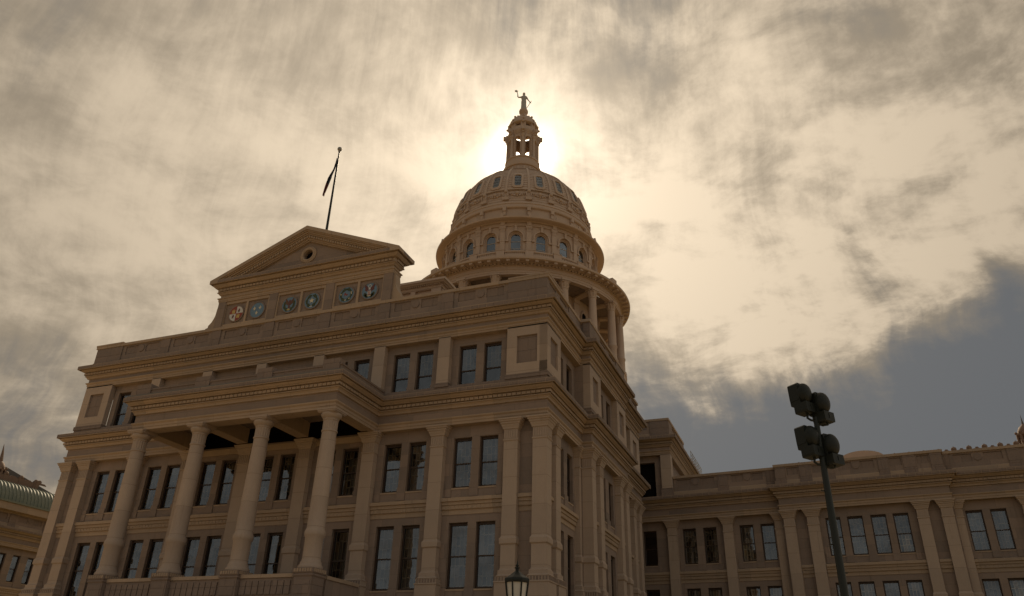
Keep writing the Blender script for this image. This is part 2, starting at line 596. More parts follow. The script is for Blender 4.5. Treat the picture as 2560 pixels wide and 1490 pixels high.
def turn(path, i):
    """+1 convex, -1 concave corner, 0 end"""
    if i <= 0 or i >= len(path) - 1:
        return 0
    d1 = Vector(path[i]) - Vector(path[i - 1])
    d2 = Vector(path[i + 1]) - Vector(path[i])
    return 1 if d1.x * d2.y - d1.y * d2.x > 0 else -1


def blocks(mb, path, n0, n1, z0, z1, pitch, gap, m):
    """a row of separate blocks (dentils, corona stones) along a mitred path"""
    for f, L, i in seg_frames(path):
        s0 = -n1 if turn(path, i) > 0 else (n1 + .01 if turn(path, i) < 0 else 0)
        s1 = L + (n1 if turn(path, i + 1) > 0 else (-n1 - .01 if turn(path, i + 1) < 0 else 0))
        # keep corners of convex turns from meeting in one plane
        s0 += .004 * (i % 2)
        s1 -= .004 * ((i + 1) % 2)
        k = max(1, round((s1 - s0) / pitch))
        w = (s1 - s0) / k
        for j in range(k):
            mb.fbox(f, s0 + j * w + (gap / 2 if j else 0), s0 + (j + 1) * w - (gap / 2 if j < k - 1 else 0), n0, n1 - random.random() * .006, z0, z1, m)


def entablature(path, prof, dz, cz, name='entablature'):
    e = MB()
    for pf, mm in zip(prof, ('trim', 'stone', 'trim')):
        e.sweep(path, pf, mm)
    blocks(e, path, .2, .345, dz[0], dz[1], .33, .055, 'trim')
    blocks(e, path, .70, .765 if cz[0] < 25 else .785, cz[0] + .035, cz[1] - .035, .62, .035, 'rough')
    return e.build(name, CAP)


entablature(path_low, PE, (19.225, 19.395), (19.705, 20.02))
entablature(path_top, PA, (25.31, 25.475), (25.705, 26.02), 'attic_entablature')
b = MB()
b.sweep(path_top, [(0, 20.0), (0, 20.52), (-.06, 20.57), (-.8, 20.58)], 'rough')
b.build('attic_plinth', CAP)


def wall_grid(mb, f, s0, s1, z0, z1, n, holes, m, depth=.42, mj=None, back=None):
    ss = sorted({s0, s1, *[h[0] for h in holes], *[h[1] for h in holes]})
    zs = sorted({z0, z1, *[h[2] for h in holes], *[h[3] for h in holes]})
    ss = [x for x in ss if s0 <= x <= s1]
    zs = [x for x in zs if z0 <= x <= z1]
    for a, c in zip(ss, ss[1:]):
        for d, e in zip(zs, zs[1:]):
            ms, mz = (a + c) / 2, (d + e) / 2
            if any(h[0] < ms < h[1] and h[2] < mz < h[3] for h in holes):
                continue
            mb.face([f.p(a, n, d), f.p(c, n, d), f.p(c, n, e), f.p(a, n, e)], m)
    for h in holes:
        a, c, d, e = h[:4]
        q = n - depth
        j = mj or m
        mb.face([f.p(a, n, d), f.p(a, n, e), f.p(a, q, e), f.p(a, q, d)], j)
        mb.face([f.p(c, n, d), f.p(c, q, d), f.p(c, q, e), f.p(c, n, e)], j)
        mb.face([f.p(a, n, e), f.p(c, n, e), f.p(c, q, e), f.p(a, q, e)], j)
        mb.face([f.p(a, n, d), f.p(a, q, d), f.p(c, q, d), f.p(c, n, d)], j)
        if back:
            mb.face([f.p(a, q, d), f.p(c, q, d), f.p(c, q, e), f.p(a, q, e)], back)


# -- windows: one frame mesh, one glass mesh, several shutter meshes per size
WM = {}


def window_meshes(w, h, style):
    key = (round(w, 2), round(h, 2), style)
    if key in WM:
        return WM[key]
    t = .10
    fm = MB()
    F = Fr(0, 0, 0)
    fm.fbox(F, 0.003, t, -.12, 0, 0.003, h - .003, 'wood')
    fm.fbox(F, w - t, w - .003, -.12, 0, 0.003, h - .003, 'wood')
    fm.fbox(F, t, w - t, -.12, -.002, h - .16, h - .003, 'wood')
    fm.fbox(F, t, w - t, -.12, -.002, .003, .14, 'wood')
    mid = h * (.40 if style == 'attic' else .49)
    fm.fbox(F, t, w - t, -.16, -.04, mid - .04, mid + .04, 'wood')
    gm = MB()
    gm.face([F.p(t, -.10, .14), F.p(w - t, -.10, .14), F.p(w - t, -.10, mid - .04), F.p(t, -.10, mid - .04)], 'glass')
    gm.face([F.p(t, -.08, mid + .04), F.p(w - t, -.08, mid + .04), F.p(w - t, -.08, h - .16), F.p(t, -.08, h - .16)], 'glass')
    vs = []
    for k in range(5):
        rd = random.Random(100 + k + int(w * 37) + int(h * 11))
        bm_ = MB()
        bm_.face([F.p(0.004, -.62, 0.004), F.p(w - .004, -.62, 0.004), F.p(w - .004, -.62, h - .004), F.p(.004, -.62, h - .004)], 'void')
        for side in (.004, w - .004):
            bm_.face([F.p(side, -.62, 0.004), F.p(side, -.12, 0.004), F.p(side, -.12, h - .004), F.p(side, -.62, h - .004)], 'void')
        bm_.face([F.p(.004, -.62, h - .004), F.p(w - .004, -.62, h - .004), F.p(w - .004, -.12, h - .004), F.p(.004, -.12, h - .004)], 'void')
        bm_.face([F.p(.004, -.62, .004), F.p(w - .004, -.62, .004), F.p(w - .004, -.12, .004), F.p(.004, -.12, .004)], 'void')
        if style != 'dark':
            for (z0, z1) in ((.14, mid), (mid, h - .16)):
                if style == 'attic' and z0 < mid * .5:
                    continue
                cols, rows = 4, 3
                cw, ch = (w - 2 * t) / cols, (z1 - z0) / rows
                for c in range(cols):
                    for r_ in range(rows):
                        x, z = t + c * cw, z0 + r_ * ch
                        bm_.fbox(F, x, x + .045, -.235, -.205, z, z + ch, 'blind')
                        if rd.random() < .8:
                            bm_.fbox(F, x, x + cw, -.24, -.21, z + rd.choice((0, 0, .1)), z + .045 + rd.choice((0, .03)), 'blind')
                        if rd.random() < .62:
                            bm_.fbox(F, x + .045, x + cw, -.262, -.25, z, z + ch, rd.choice(('tan', 'grey', 'grey', 'tan')))
        vs.append(bm_.mesh('shutter'))
    WM[key] = (fm.mesh('window'), gm.mesh('pane'), vs)
    return WM[key]


def window(f, s0, s1, z0, z1, n, style='full', parent=None, name='window'):
    fm, gm, vs = window_meshes(s1 - s0, z1 - z0, style)
    o = inst(name, fm, parent or CAP, f.p(s0, n, z0), f.a)
    inst('pane', gm, o)
    inst('shutter' if style != 'dark' else 'dark_room', random.choice(vs), o)
    return o


LW, UW, AW = (7.55, 11.48), (13.65, 16.95), (20.58, 23.6)
REV = .42


def bay_extras(mb, f, pairs, n, lvls):
    """feet under jambs and mullions of a group of windows; sill strips"""
    for (z0, foot) in lvls:
        for i, (a, c) in enumerate(pairs):
            mb.fbox(f, a - .0, c + .0, n - .3, n + .035, z0 - .1, z0 - .002, 'trim')
        ed = [pairs[0][0] - .36] + [x for a, c in pairs for x in (a, c)] + [pairs[-1][1] + .36]
        for a, c in zip(ed[::2], ed[1::2]):
            mb.fbox(f, a - .02, c + .02, n - .2, n + .07, z0 - .58 if z0 > 9 else z0 - .8, z0 + foot, 'stone')


def string_course(mb, f, s0, s1, n):
    path = [f.xy(s0, n), f.xy(s1, n)]
    mb.sweep(path, [(0, 11.96), (.035, 11.97), (.035, 12.26), (.12, 12.27), (.12, 12.53), (.20, 12.55), (.2, 12.74), (.31, 12.76), (.31, 12.98), (-.1, 13.07)], 'trim')
    k = max(1, round((s1 - s0) / .3))
    w = (s1 - s0) / k
    for i in range(k):
        mb.fbox(f, s0 + i * w + .03, s0 + (i + 1) * w - .03, n + .1, n + .145, 12.30, 12.52, 'trim')


P_PIL = [(.24, 0.02), (.24, 7.74), (.28, 7.78), (.28, 7.83), (.21, 7.86), (.21, 8.11), (.24, 8.13), (.16, 8.16), (.1, 8.24), (.1, 8.46), (.03, 8.50), (0, 8.6), (0, 9.92), (.08, 10.0), (.08, 10.28), (.0, 10.42),
         (0, 16.3), (.045, 16.33), (.045, 16.41), (0, 16.44), (0, 17.04), (.07, 17.1), (.07, 17.16), (.14, 17.30), (.14, 17.35), (.21, 17.42), (.21, 17.5), (.28, 17.55), (.28, 17.62), (.34, 17.66), (.34, 17.742), (0, 17.742)]


def flutes(mb, f, s0, s1, n):
    k = 6
    w = (s1 - s0) / k
    for i in range(k):
        mb.fbox(f, s0 + i * w + .035, s0 + (i + 1) * w - .035, n - .05, n + .03, 16.47, 17.03, 'shaft')
    for i in range(7):
        w7 = (s1 - s0 + .40) / 7
        mb.fbox(f, s0 - .2 + i * w7 + .045, s0 - .2 + (i + 1) * w7 - .045, n - .05, n + .235, 7.88, 8.09, 'rough')


def pilaster(f, s0, s1, nw=NW, nf=0.0, name='pilaster'):
    mb = MB()
    mb.sweep([f.xy(s0, nw), f.xy(s0, nf), f.xy(s1, nf), f.xy(s1, nw)], P_PIL, 'shaft')
    flutes(mb, f, s0, s1, nf)
    return mb.build(name, CAP)


def corner_pilaster(pts, faces, name='pilaster'):
    mb = MB()
    mb.sweep(pts, P_PIL, 'shaft')
    for f, s0, s1, n in faces:
        flutes(mb, f, s0, s1, n)
    return mb.build(name, CAP)


# ---- north front
BC = [-15.6, -10.4, -5.2, 0, 5.2, 10.4, 15.6]
PAIR = [(-1.60, -.30), (.27, 1.56)]
holes, wl = [], []
for c in BC:
    for a, d in PAIR:
        holes.append((c + a, c + d) + LW)
        holes.append((c + a, c + d) + UW)
mb = MB()
wall_grid(mb, F0, -20.17, 20.17, 0, 17.9, NW, holes, 'stone', REV)
for c in BC:
    pr = [(c + a, c + d) for a, d in PAIR]
    bay_extras(mb, F0, pr, NW, ((UW[0], .28), (LW[0], .05)))
for s0, s1 in [(c - 2.12, c + 2.12) for c in BC]:
    string_course(mb, F0, s0, s1, NW)
for sg in (-1, 1):
    a, c = sorted((sg * 18.68, sg * 19.68))
    string_course(mb, F0, a, c, NW)
for k in range(-3, 5):
    pass
mb.build('wall', CAP)
mb = MB()
ah = [(c + a, c + d) + AW for c in BC for a, d in PAIR]
wall_grid(mb, F0, -17.7, 17.7, 20.55, 24.3, NW, ah, 'stone', REV)
for c in BC:
    bay_extras(mb, F0, [(c + a, c + d) for a, d in PAIR], NW, ((AW[0] + .02, .36),))
for sg in (-1, 1):
    a, c = sorted((sg * 17.74, sg * 20.62))
    wall_grid(mb, F0, a, c, 20.55, 24.3, 0, [(*sorted((sg * 18.45, sg * 19.9)), 21.57, 23.57)], 'shaft', .14, back='rough')
    a2, c2 = (a - .06, c + .06)
    mb.fbox(F0, a2, c2, -.5, .07, 20.5, 20.80, 'rough')
    mb.face([F0.p(sg * 17.74, 0, 20.55), F0.p(sg * 17.74, 0, 24.3), F0.p(sg * 17.74, NW, 24.3), F0.p(sg * 17.74, NW, 20.55)], 'shaft')
mb.build('wall', CAP)
for c in BC:
    for a, d in PAIR:
        window(F0, c + a, c + d, *LW, NW - .22)
        window(F0, c + a, c + d, *UW, NW - .22)
        window(F0, c + a, c + d, *AW, NW - .22, 'attic')
for k in range(-3, 5):
    c = 5.2 * k - 2.6
    pilaster(F0, c - .47, c + .47)
    ap = MB()
    ap.fbox(F0, c - .45, c + .45, NW - .1, 0.0, 20.78, 24.26, 'shaft')
    ap.fbox(F0, c - .52, c + .52, NW - .1, 0.07, 20.5, 20.80, 'rough')
    if abs(c) < 18:
        ap.build('attic_pilaster', CAP)
corner_pilaster([(19.68, .45), (19.68, 0), (20.62, 0), (20.62, .94), (20.17, .94)], [(F0, 19.68, 20.62, 0), (FE, 0, .94, 0)])
corner_pilaster([(-20.17, .94), (-20.62, .94), (-20.62, 0), (-19.68, 0), (-19.68, .45)], [(F0, -20.62, -19.68, 0)])

# ---- the side facing the long wing
SIDE = [(0.0, 7.7, 0.0, [(3.55, 4.85), (5.62, 6.92)]), (7.7, 18.85, .74, [(11.72, 13.02), (13.98, 15.28)]), (18.85, 27.3, 0.0, [(19.75, 21.05), (21.82, 23.12)])]
mb = MB()
at = MB()
for s0, s1, off, prs in SIDE:
    hl = [pr + L for pr in prs for L in (LW, UW)]
    wall_grid(mb, FE, s0, s1, 0, 17.9, NW + off, hl, 'stone', REV)
    bay_extras(mb, FE, prs, NW + off, ((UW[0], .28), (LW[0], .05)))
    wall_grid(at, FE, s0, s1, 20.55, 24.3, NW + off, [pr + AW for pr in prs], 'stone', REV)
    bay_extras(at, FE, prs, NW + off, ((AW[0] + .02, .36),))
    for pr in prs:
        window(FE, *pr, *LW, NW + off - .22)
        window(FE, *pr, *UW, NW + off - .22)
        window(FE, *pr, *AW, NW + off - .22, 'attic')
for f_, z0, z1, tgt in ((FE, 0, 17.9, mb), (FE, 20.55, 24.3, at)):
    for s in (7.715, 18.835):
        tgt.face([FE.p(s, NW, z0), FE.p(s, NW + .74, z0), FE.p(s, NW + .74, z1), FE.p(s, NW, z1)], 'stone')
    tgt.face([(20.17, 27.3 - .01, z0), (16.4, 27.29, z0), (16.4, 27.29, z1), (20.17, 27.29, z1)], 'stone')
for a, c, n in ((.96, 1.86, NW), (2.82, 7.2, NW), (8.65, 9.74, NW + .74), (10.74, 15.85, NW + .74), (16.8, 17.7, NW + .74), (18.86, 23.65, NW), (24.72, 25.75, NW)):
    string_course(mb, FE, a, c, n)
mb.build('wall', CAP)
pilaster(FE, 1.87, 2.80)
corner_pilaster([(20.62 + .0, 7.7), (21.36, 7.7), (21.36, 8.63), (20.91, 8.63)], [(F0, 20.62, 21.36, -7.7), (FE, 7.7, 8.63, .74)])
pilaster(FE, 9.78, 10.72, NW + .74, .74)
pilaster(FE, 15.86, 16.79, NW + .74, .74)
pilaster(FE, 17.82, 18.83, NW + .74, .74)
pilaster(FE, 23.70, 24.68)
pilaster(FE, 25.82, 26.85)
# narrow reveal pilaster in the inner corner
mb = MB()
mb.sweep([(20.17, 7.25), (20.55, 7.25), (20.55, 7.72)], P_PIL, 'shaft')
mb.build('pilaster', CAP)
# attic piers with sunk panels on the side
for s0, s1, off in ((0, 2.9, 0), (7.7, 10.75, .74), (15.82, 18.85, .74), (23.6, 27.3, 0)):
    c = (s0 + s1) / 2
    wall_grid(at, FE, s0, s1, 20.55, 24.3, off, [(c - .75, c + .75, 21.57, 23.57)], 'shaft', .14, back='rough')
    for s in (s0, s1):
        at.face([FE.p(s, off, 20.55), FE.p(s, off, 24.3), FE.p(s, off + NW - .1, 24.3), FE.p(s, off + NW - .1, 20.55)], 'shaft')
    at.fbox(FE, s0 + (.07 if s0 == 0 else -.06), s1 + .06, off - .5, off + .07, 20.5, 20.795, 'rough')
at.build('wall', CAP)


# ---- parapet
def parapet_run(mb, f, s0, s1, n, z0, z1, piers, cap=.26, corner=()):
    """balustrade wall with sunk panels and a boss between piers; piers = list of (a,b)"""
    H = z1 - z0
    zb, zt = z0 + .46, z1 - cap
    edges = [s0] + [x for pr in piers for x in pr] + [s1]
    for a, c in piers:
        mb.fbox(f, a, c, n - .5, n + .05, zb, zt, 'rough')
        mb.fbox(f, a - .05, c + .05, n - .5, n + .09, z0, zb - .02, 'rough')
    for a, c in zip(edges[::2], edges[1::2]):
        L = c - a
        if L < .3:
            continue
        zr0, zr1 = zb + .36 * (zt - zb), zt - .1
        mg = min(.35, L * .1)
        r1, r2 = (a + mg, a + mg + (L - 2 * mg) * .38), (c - mg - (L - 2 * mg) * .38, c - mg)
        hl = [(*r1, zr0, zr1), (*r2, zr0, zr1)] if L > 2.2 else [(a + mg, c - mg, zr0, zr1)]
        wall_grid(mb, f, a, c, zb, zt, n - .04, hl, 'stone', .07, back='rough')
        if L > 2.2:
            cx, cz, r0 = (a + c) / 2, (zr0 + zr1) / 2, min(.3, (zr1 - zr0) * .48)
            pts = [(cx + r0 * math.cos(2 * math.pi * k / 16), cz + r0 * math.sin(2 * math.pi * k / 16)) for k in range(16)]
            mb.prism(pts, lambda x, y, d, f=f: f.p(x, d, y), n - .1, n + .02, 'rough')


def parapet(path, z0, z1, piers_of, capz=.26, name='parapet'):
    mb = MB()
    mb.sweep(path, [(.06, z0), (.06, z0 + .42), (-.02, z0 + .47), (-.04, z0 + .47)], 'trim')
    mb.sweep(path, [(-.04, z1 - capz), (.10, z1 - capz + .03), (.10, z1), (-.55, z1), (-.55, z0)], 'trim')
    for f, L, i in seg_frames(path):
        a = 0.0
        parapet_run(mb, f, a, L, 0, z0, z1, piers_of(i, L), capz)
    return mb.build(name, CAP)


def piers_main(i, L):
    if L > 30:                        # north front; s = X + HW
        return [(0.02, 2.9)] + [(HW + 5.2 * k - 2.6 - .47, HW + 5.2 * k - 2.6 + .47) for k in range(-2, 4)] + [(L - 2.9, L - .02)]
    if L > 10:
        return [(0.02, 2.95), (L - 2.95, L - .02)]
    if L > 7:
        return [(0.02, 2.9)] if i > 6 else [(L - 2.9, L - .02)]
    return []


parapet(path_top, 26.02, 28.01, piers_main)
b = MB()
for sg in (-1, 1):
    a, c = sorted((sg * 17.72, sg * (HW + .13)))
    b.box(a, c, -.13, 2.9, 28.0, 28.13, 'trim')
b.build('parapet_cap', CAP)
b = MB()
b.box(-20.1, 20.1, .5, 26.9, 25.9, 26.2, 'roof')
b.box(-18.6, 18.6, 1.9, 26.8, 0.02, 25.9, 'void')
b.build('roof', CAP)

# ---- pediment gable with the seals
PED = MB()
pw = [(-7.4, -5.35), (-5.15, -3.2), (-2.15, -.1), (.1, 2.1), (3.2, 5.15), (5.35, 7.35)]
wall_grid(PED, F0, -8.15, 8.15, 28.0, 30.4, 0, [(a, c, 28.25, 30.1) for a, c in pw], 'trim', .12, back='stone')
for a, c in ((-8.2, -7.45), (-3.05, -2.28), (2.28, 3.05), (7.45, 8.2)):
    PED.fbox(F0, a, c, -.3, .07, 28.02, 30.345, 'stone')
PED.box(-8.14, 8.14, .2, .9, 28.0, 32.2, 'stone')
pp = [(-8.15, 0), (8.15, 0), (8.15, .95), (-8.15, .95)]
PED.sweep(pp, [(-.5, 30.35), (0.09, 30.35), (.09, 30.45), (.12, 30.46), (.12, 30.6), (.2, 30.66), (.2, 30.72), (0.02, 30.75), (0.02, 31.0), (.11, 31.02), (.2, 31.16), (.28, 31.19), (.28, 31.245), (.12, 31.25), (.12, 31.30), (.24, 31.305), (.24, 31.5), (.2, 31.505), (.2, 31.58), (.42, 31.585), (.48, 31.64), (.58, 31.74),
                     (.62, 31.80), (.56, 31.81), (.56, 31.95), (.73, 31.95), (.73, 31.86), (.8, 31.865), (.8, 32.17), (-.4, 32.2)], 'trim', closed=True)
for f, L, i in seg_frames(pp + pp[:1]):
    k = round(L / .33)
    for j in range(k):
        PED.fbox(f, j * L / k + .03, (j + 1) * L / k - .03, .2, .345, 31.305, 31.485, 'trim')
    k = round(L / .62)
    for j in range(k):
        PED.fbox(f, j * L / k + .018, (j + 1) * L / k - .018, .7, .812, 31.9, 32.13, 'rough')
APX, SL, ZT = 35.85, .411, 32.172
cosl = math.cos(math.atan(SL))
layers = [(0.0, .31, .80), (.31, .40, .70), (.40, .52, .58), (.52, .62, .46), (.62, .84, .30), (.84, .95, .24), (.95, 1.05, .14)]
for d0, d1, yo in layers:
    v0, v1 = d0 / cosl, d1 / cosl
    x0, x1 = (APX - v0 - ZT) / SL, (APX - v1 - ZT) / SL
    poly = [(-x0, ZT), (-x1, ZT), (0, APX - v1), (x1, ZT), (x0, ZT), (0, APX - v0)]
    half = [[(-x0, ZT), (-x1, ZT), (0, APX - v1), (0, APX - v0)], [(x1, ZT), (x0, ZT), (0, APX - v0), (0, APX - v1)]]
    for h in half:
        PED.prism(h, lambda a, c, d: (a, d, c), -yo, .95 + yo, 'trim')
# dentils up the rake
for sg in (-1, 1):
    n = 27
    for j in range(n):
        t0, t1 = (j + .12) / n, (j + .88) / n
        v0, v1 = .645 / cosl, .82 / cosl
        xe = (APX - .84 / cosl - ZT) / SL - .25
        c = []
        for tt, vv in ((t0, v1), (t1, v1), (t1, v0), (t0, v0)):
            x = xe * tt
            c.append((sg * x, APX - vv - SL * x))
        PED.prism(c, lambda a, e, d: (a, d, e), -.40, -.25, 'trim')
# tympanum with a round opening
oc, orr = (0.0, 33.50), .46
tri = [(-((APX - 1.13 - ZT) / SL), ZT), (((APX - 1.13 - ZT) / SL), ZT), (0, APX - 1.13)]


def ray_tri(a):
    d = (math.cos(a), math.sin(a))
    best = 99
    for i in range(3):
        p0, p1 = tri[i], tri[(i + 1) % 3]
        e = (p1[0] - p0[0], p1[1] - p0[1])
        det = d[0] * -e[1] + d[1] * e[0]
        if abs(det) < 1e-9:
            continue
        wx, wy = p0[0] - oc[0], p0[1] - oc[1]
        t = (wx * -e[1] + wy * e[0]) / det
        s = (d[0] * wy - d[1] * wx) / det
        if t > 0 and -1e-6 <= s <= 1 + 1e-6:
            best = min(best, t)
    return (oc[0] + d[0] * best, oc[1] + d[1] * best)


angs = sorted([2 * math.pi * k / 48 for k in range(48)] + [math.atan2(q[1] - oc[1], q[0] - oc[0]) % (2 * math.pi) for q in tri])
for a0, a1 in zip(angs, angs[1:] + [angs[0] + 2 * math.pi]):
    i0, i1 = [(oc[0] + orr * math.cos(a), oc[1] + orr * math.sin(a)) for a in (a0, a1)]
    o0, o1 = ray_tri(a0), ray_tri(a1)
    PED.face([(i0[0], .06, i0[1]), (i1[0], .06, i1[1]), (o1[0], .06, o1[1]), (o0[0], .06, o0[1])], 'stone')
    PED.face([(i0[0], .06, i0[1]), (i1[0], .06, i1[1]), (i1[0], .5, i1[1]), (i0[0], .5, i0[1])], 'stone')
PEDO = PED.build('pediment', CAP)
ring = MB()
rows = []
for k in range(40):
    a = 2 * math.pi * k / 40
    rows.append([(oc[0] + rr * math.cos(a), y, oc[1] + rr * math.sin(a)) for rr, y in ((.45, .2), (.45, -.06), (.52, -.1), (.60, -.1), (.64, -.06), (.70, -.05), (.76, -.02), (.76, .1))])
ring.grid(rows, 'trim', cu=True, smooth=False)
ring.face([(oc[0] + .5 * math.cos(2 * math.pi * k / 24), .42, oc[1] + .5 * math.sin(2 * math.pi * k / 24)) for k in range(24)], 'void')
ring.build('oculus', PEDO)
sc = MB()
for sg in (-1, 1):
    poly = [(8.15, 28.01), (9.25, 28.01), (9.22, 28.2), (9.0, 28.25), (8.98, 28.45), (8.72, 28.72), (8.55, 29.05), (8.47, 29.3), (8.42, 29.9), (8.34, 30.3), (8.15, 30.34)]
    sc.prism([(sg * x, z_) for x, z_ in poly], lambda a, c, d: (a, d, c), .12, .82, 'trim')
sc.build('scroll_buttress', PEDO)


# ---- seals
def disc(mb, cx, cz, r, y, m, y1=.08, k=28, sx=1.0):
    mb.prism([(cx + r * sx * math.cos(2 * math.pi * i / k), cz + r * math.sin(2 * math.pi * i / k)) for i in range(k)], lambda a, c, d: (a, d, c), y, y1, m)


def poly(mb, cx, cz, pts, y, m):
    mb.prism([(cx + a, cz + c) for a, c in pts], lambda a, c, d: (a, d, c), y, .09, m)


def star(mb, cx, cz, r, y, m):
    poly(mb, cx, cz, [((r if i % 2 == 0 else r * .42) * math.sin(math.pi * i / 5), (r if i % 2 == 0 else r * .42) * math.cos(math.pi * i / 5)) for i in range(10)], y, m)


def wreath(mb, cx, cz, r0, y, m, a0=-70, a1=70, tip=.0):
    for sg in (-1, 1):
        n = 9
        for i in range(n):
            a = R(-90 + 18 + i * (150 - tip) / (n - 1))
            x, zz = r0 * math.cos(a) * sg, r0 * math.sin(a)
            w = .085 + .03 * math.sin(i * 2.1)
            poly(mb, cx + x, cz + zz, [(w * 1.3 * math.cos(t) * .8, w * 1.5 * math.sin(t)) for t in [2 * math.pi * k / 7 + i for k in range(7)]], y - .002 * (i % 2), m)


def eagle(mb, cx, cz, s, y, m, m2):
    for sg in (-1, 1):
        poly(mb, cx, cz, [(sg * a * s, c * s) for a, c in ((.05, .05), (.16, .30), (.36, .52), (.40, .34), (.34, .22), (.36, .06), (.24, -.02), (.1, -.12))], y, m)
    poly(mb, cx, cz, [(a * s, c * s) for a, c in ((-.1, .1), (-.05, .34), (.06, .38), (.1, .28), (.09, .08), (.06, -.2), (.14, -.36), (-.1, -.36), (-.05, -.2))], y - .004, m2)


SX = [-6.24, -4.16, -1.05, 1.06, 4.20, 6.26]
SZ, SR = 29.12, .66
for i, cx in enumerate(SX):
    mb = MB()
    if i == 0:                         # quartered castles and lions
        disc(mb, cx, SZ, SR, .03, 'm_white')
        for sg in (-1, 1):
            pts = [(0, 0)] + [(SR * math.cos(R(a)) * 1.0, SR * math.sin(R(a)) * 1.0) for a in (range(90, 181, 10) if sg < 0 else range(-90, 1, 10))]
            poly(mb, cx, SZ, pts, .018, 'm_red')
            ccx, ccz = (-.27, .22) if sg < 0 else (.25, -.24)
            poly(mb, cx + ccx, SZ + ccz, [(-.15, -.19), (.15, -.19), (.15, .12), (.09, .12), (.09, .06), (.045, .06), (.045, .17), (-.045, .17), (-.045, .06), (-.09, .06), (-.09, .12), (-.15, .12)], .008, 'm_gold')
            lx, lz = (.24, .24) if sg < 0 else (-.27, -.25)
            poly(mb, cx + lx, SZ + lz, [(-.07, -.17), (-.03, -.06), (-.12, -.02), (-.05, .03), (-.02, .17), (.07, .15), (.06, .04), (.13, .02), (.05, -.05), (.1, -.17), (.02, -.1)], .008, 'm_maroon')
    elif i == 1:                       # three gold lilies on blue
        disc(mb, cx, SZ, SR, .03, 'm_blue')
        for lx, lz in ((-.27, .16), (.27, .20), (0.0, -.25)):
            poly(mb, cx + lx, SZ + lz, [(0, .18), (.05, .08), (.025, 0), (.11, .05), (.12, -.03), (.04, -.06), (.06, -.14), (-.06, -.14), (-.04, -.06), (-.12, -.03), (-.11, .05), (-.025, 0), (-.05, .08)], .012, 'm_cream')
    elif i == 2:                       # eagle over a wreath
        disc(mb, cx, SZ, SR, .03, 'm_blue')
        wreath(mb, cx, SZ - .02, .46, .018, 'm_green', tip=45)
        eagle(mb, cx, SZ + .04, 1.0, .012, 'm_brown', 'm_maroon')
        poly(mb, cx, SZ - .46, [(-.16, -.05), (.16, -.05), (.12, .05), (0, .09), (-.12, .05)], .008, 'm_gold')
    elif i == 3:                       # lone star in a wreath
        disc(mb, cx, SZ, SR, .03, 'm_blue')
        wreath(mb, cx, SZ, .46, .018, 'm_green', tip=0)
        star(mb, cx, SZ, .25, .010, 'm_cream')
        poly(mb, cx, SZ - .5, [(-.14, -.04), (.14, -.04), (.1, .03), (-.1, .03)], .008, 'm_white')
    elif i == 4:                       # ring of crops round a small rider
        disc(mb, cx, SZ, SR, .03, 'm_blue')
        wreath(mb, cx, SZ, .47, .018, 'm_green', tip=-8)
        disc(mb, cx, SZ, .35, .016, 'm_blue')
        poly(mb, cx - .06, SZ + .02, [(-.1, .1), (-.02, .17), (.03, .1), (.02, .02), (.2, .03), (.22, -.04), (.12, -.06), (.13, -.15), (.09, -.15), (.07, -.06), (-.06, -.06), (-.07, -.14), (-.11, -.14), (-.1, -.02)], .008, 'm_red')
        for a in (-95, -50, 5, 20, -8 + 180):
            star(mb, cx + .47 * math.cos(R(a)), SZ + .47 * math.sin(R(a)), .085, .008, 'm_cream')
    else:                              # eagle with a striped shield
        disc(mb, cx, SZ, SR, .03, 'm_blue')
        eagle(mb, cx, SZ + .02, 1.12, .018, 'm_maroon', 'm_maroon')
        wreath(mb, cx, SZ, .47, .016, 'm_green', tip=110)
        disc(mb, cx, SZ + .40, .15, .012, 'm_white')
        disc(mb, cx, SZ + .40, .10, .008, 'm_blue')
        poly(mb, cx, SZ + .2, [(-.08, -.1), (.08, -.1), (.09, .02), (0, .1), (-.09, .02)], .008, 'm_white')
        poly(mb, cx, SZ, [(-.15, .02), (.15, .02), (.15, .08), (-.15, .08)], .010, 'm_deep')
        for k in range(5):
            x0 = -.14 + k * .056
            poly(mb, cx, SZ, [(x0, -.32), (x0 + .056, -.32), (x0 + .056, .02), (x0, .02)], .010, 'm_white' if k % 2 == 0 else 'm_red')
        poly(mb, cx, SZ - .42, [(-.2, .06), (-.12, -.04), (.12, -.04), (.2, .06), (.1, .02), (-.1, .02)], .006, 'm_cream')
    o = mb.build('medallion', PEDO)
    o['label'] = ['quartered red and white seal with castles and lions', 'blue seal with three gold lilies', 'blue seal with a brown eagle over green branches', 'blue seal with a white star in a green wreath',
                  'blue seal with a dark crop wreath round a small red rider', 'blue ringed seal with a maroon eagle and striped shield'][i]
    rim = MB()
    rw = []
    for k in range(32):
        a = 2 * math.pi * k / 32
        rw.append([(cx + rr * math.cos(a), y, SZ + rr * math.sin(a)) for rr, y in ((SR, .1), (SR, .03), (SR + .03, .0), (SR + .09, .02), (SR + .1, .119))])
    rim.grid(rw, 'stone', cu=True, smooth=False)
    rim.build('rim', PEDO)

# ---- portico
PO = MB()
for x in (-7.8, -2.6, 2.6, 7.8):
    PO.box(x - .46, x + .46, -4.21, -.46, 17.755, 18.95, 'trim')
PO.box(-8.24, 8.24, -5.14, -4.215, 17.752, 18.95, 'trim')
PO.box(-7.3, 7.3, -4.2, -.47, 18.80, 19.0, 'stone')
PO.fbox(F0, -8.2, 8.2, NW, NW + .12, 17.3, 17.74, 'trim')
PO.box(-8.9, 8.9, -5.85, -.2, 20.03, 20.16, 'roof')
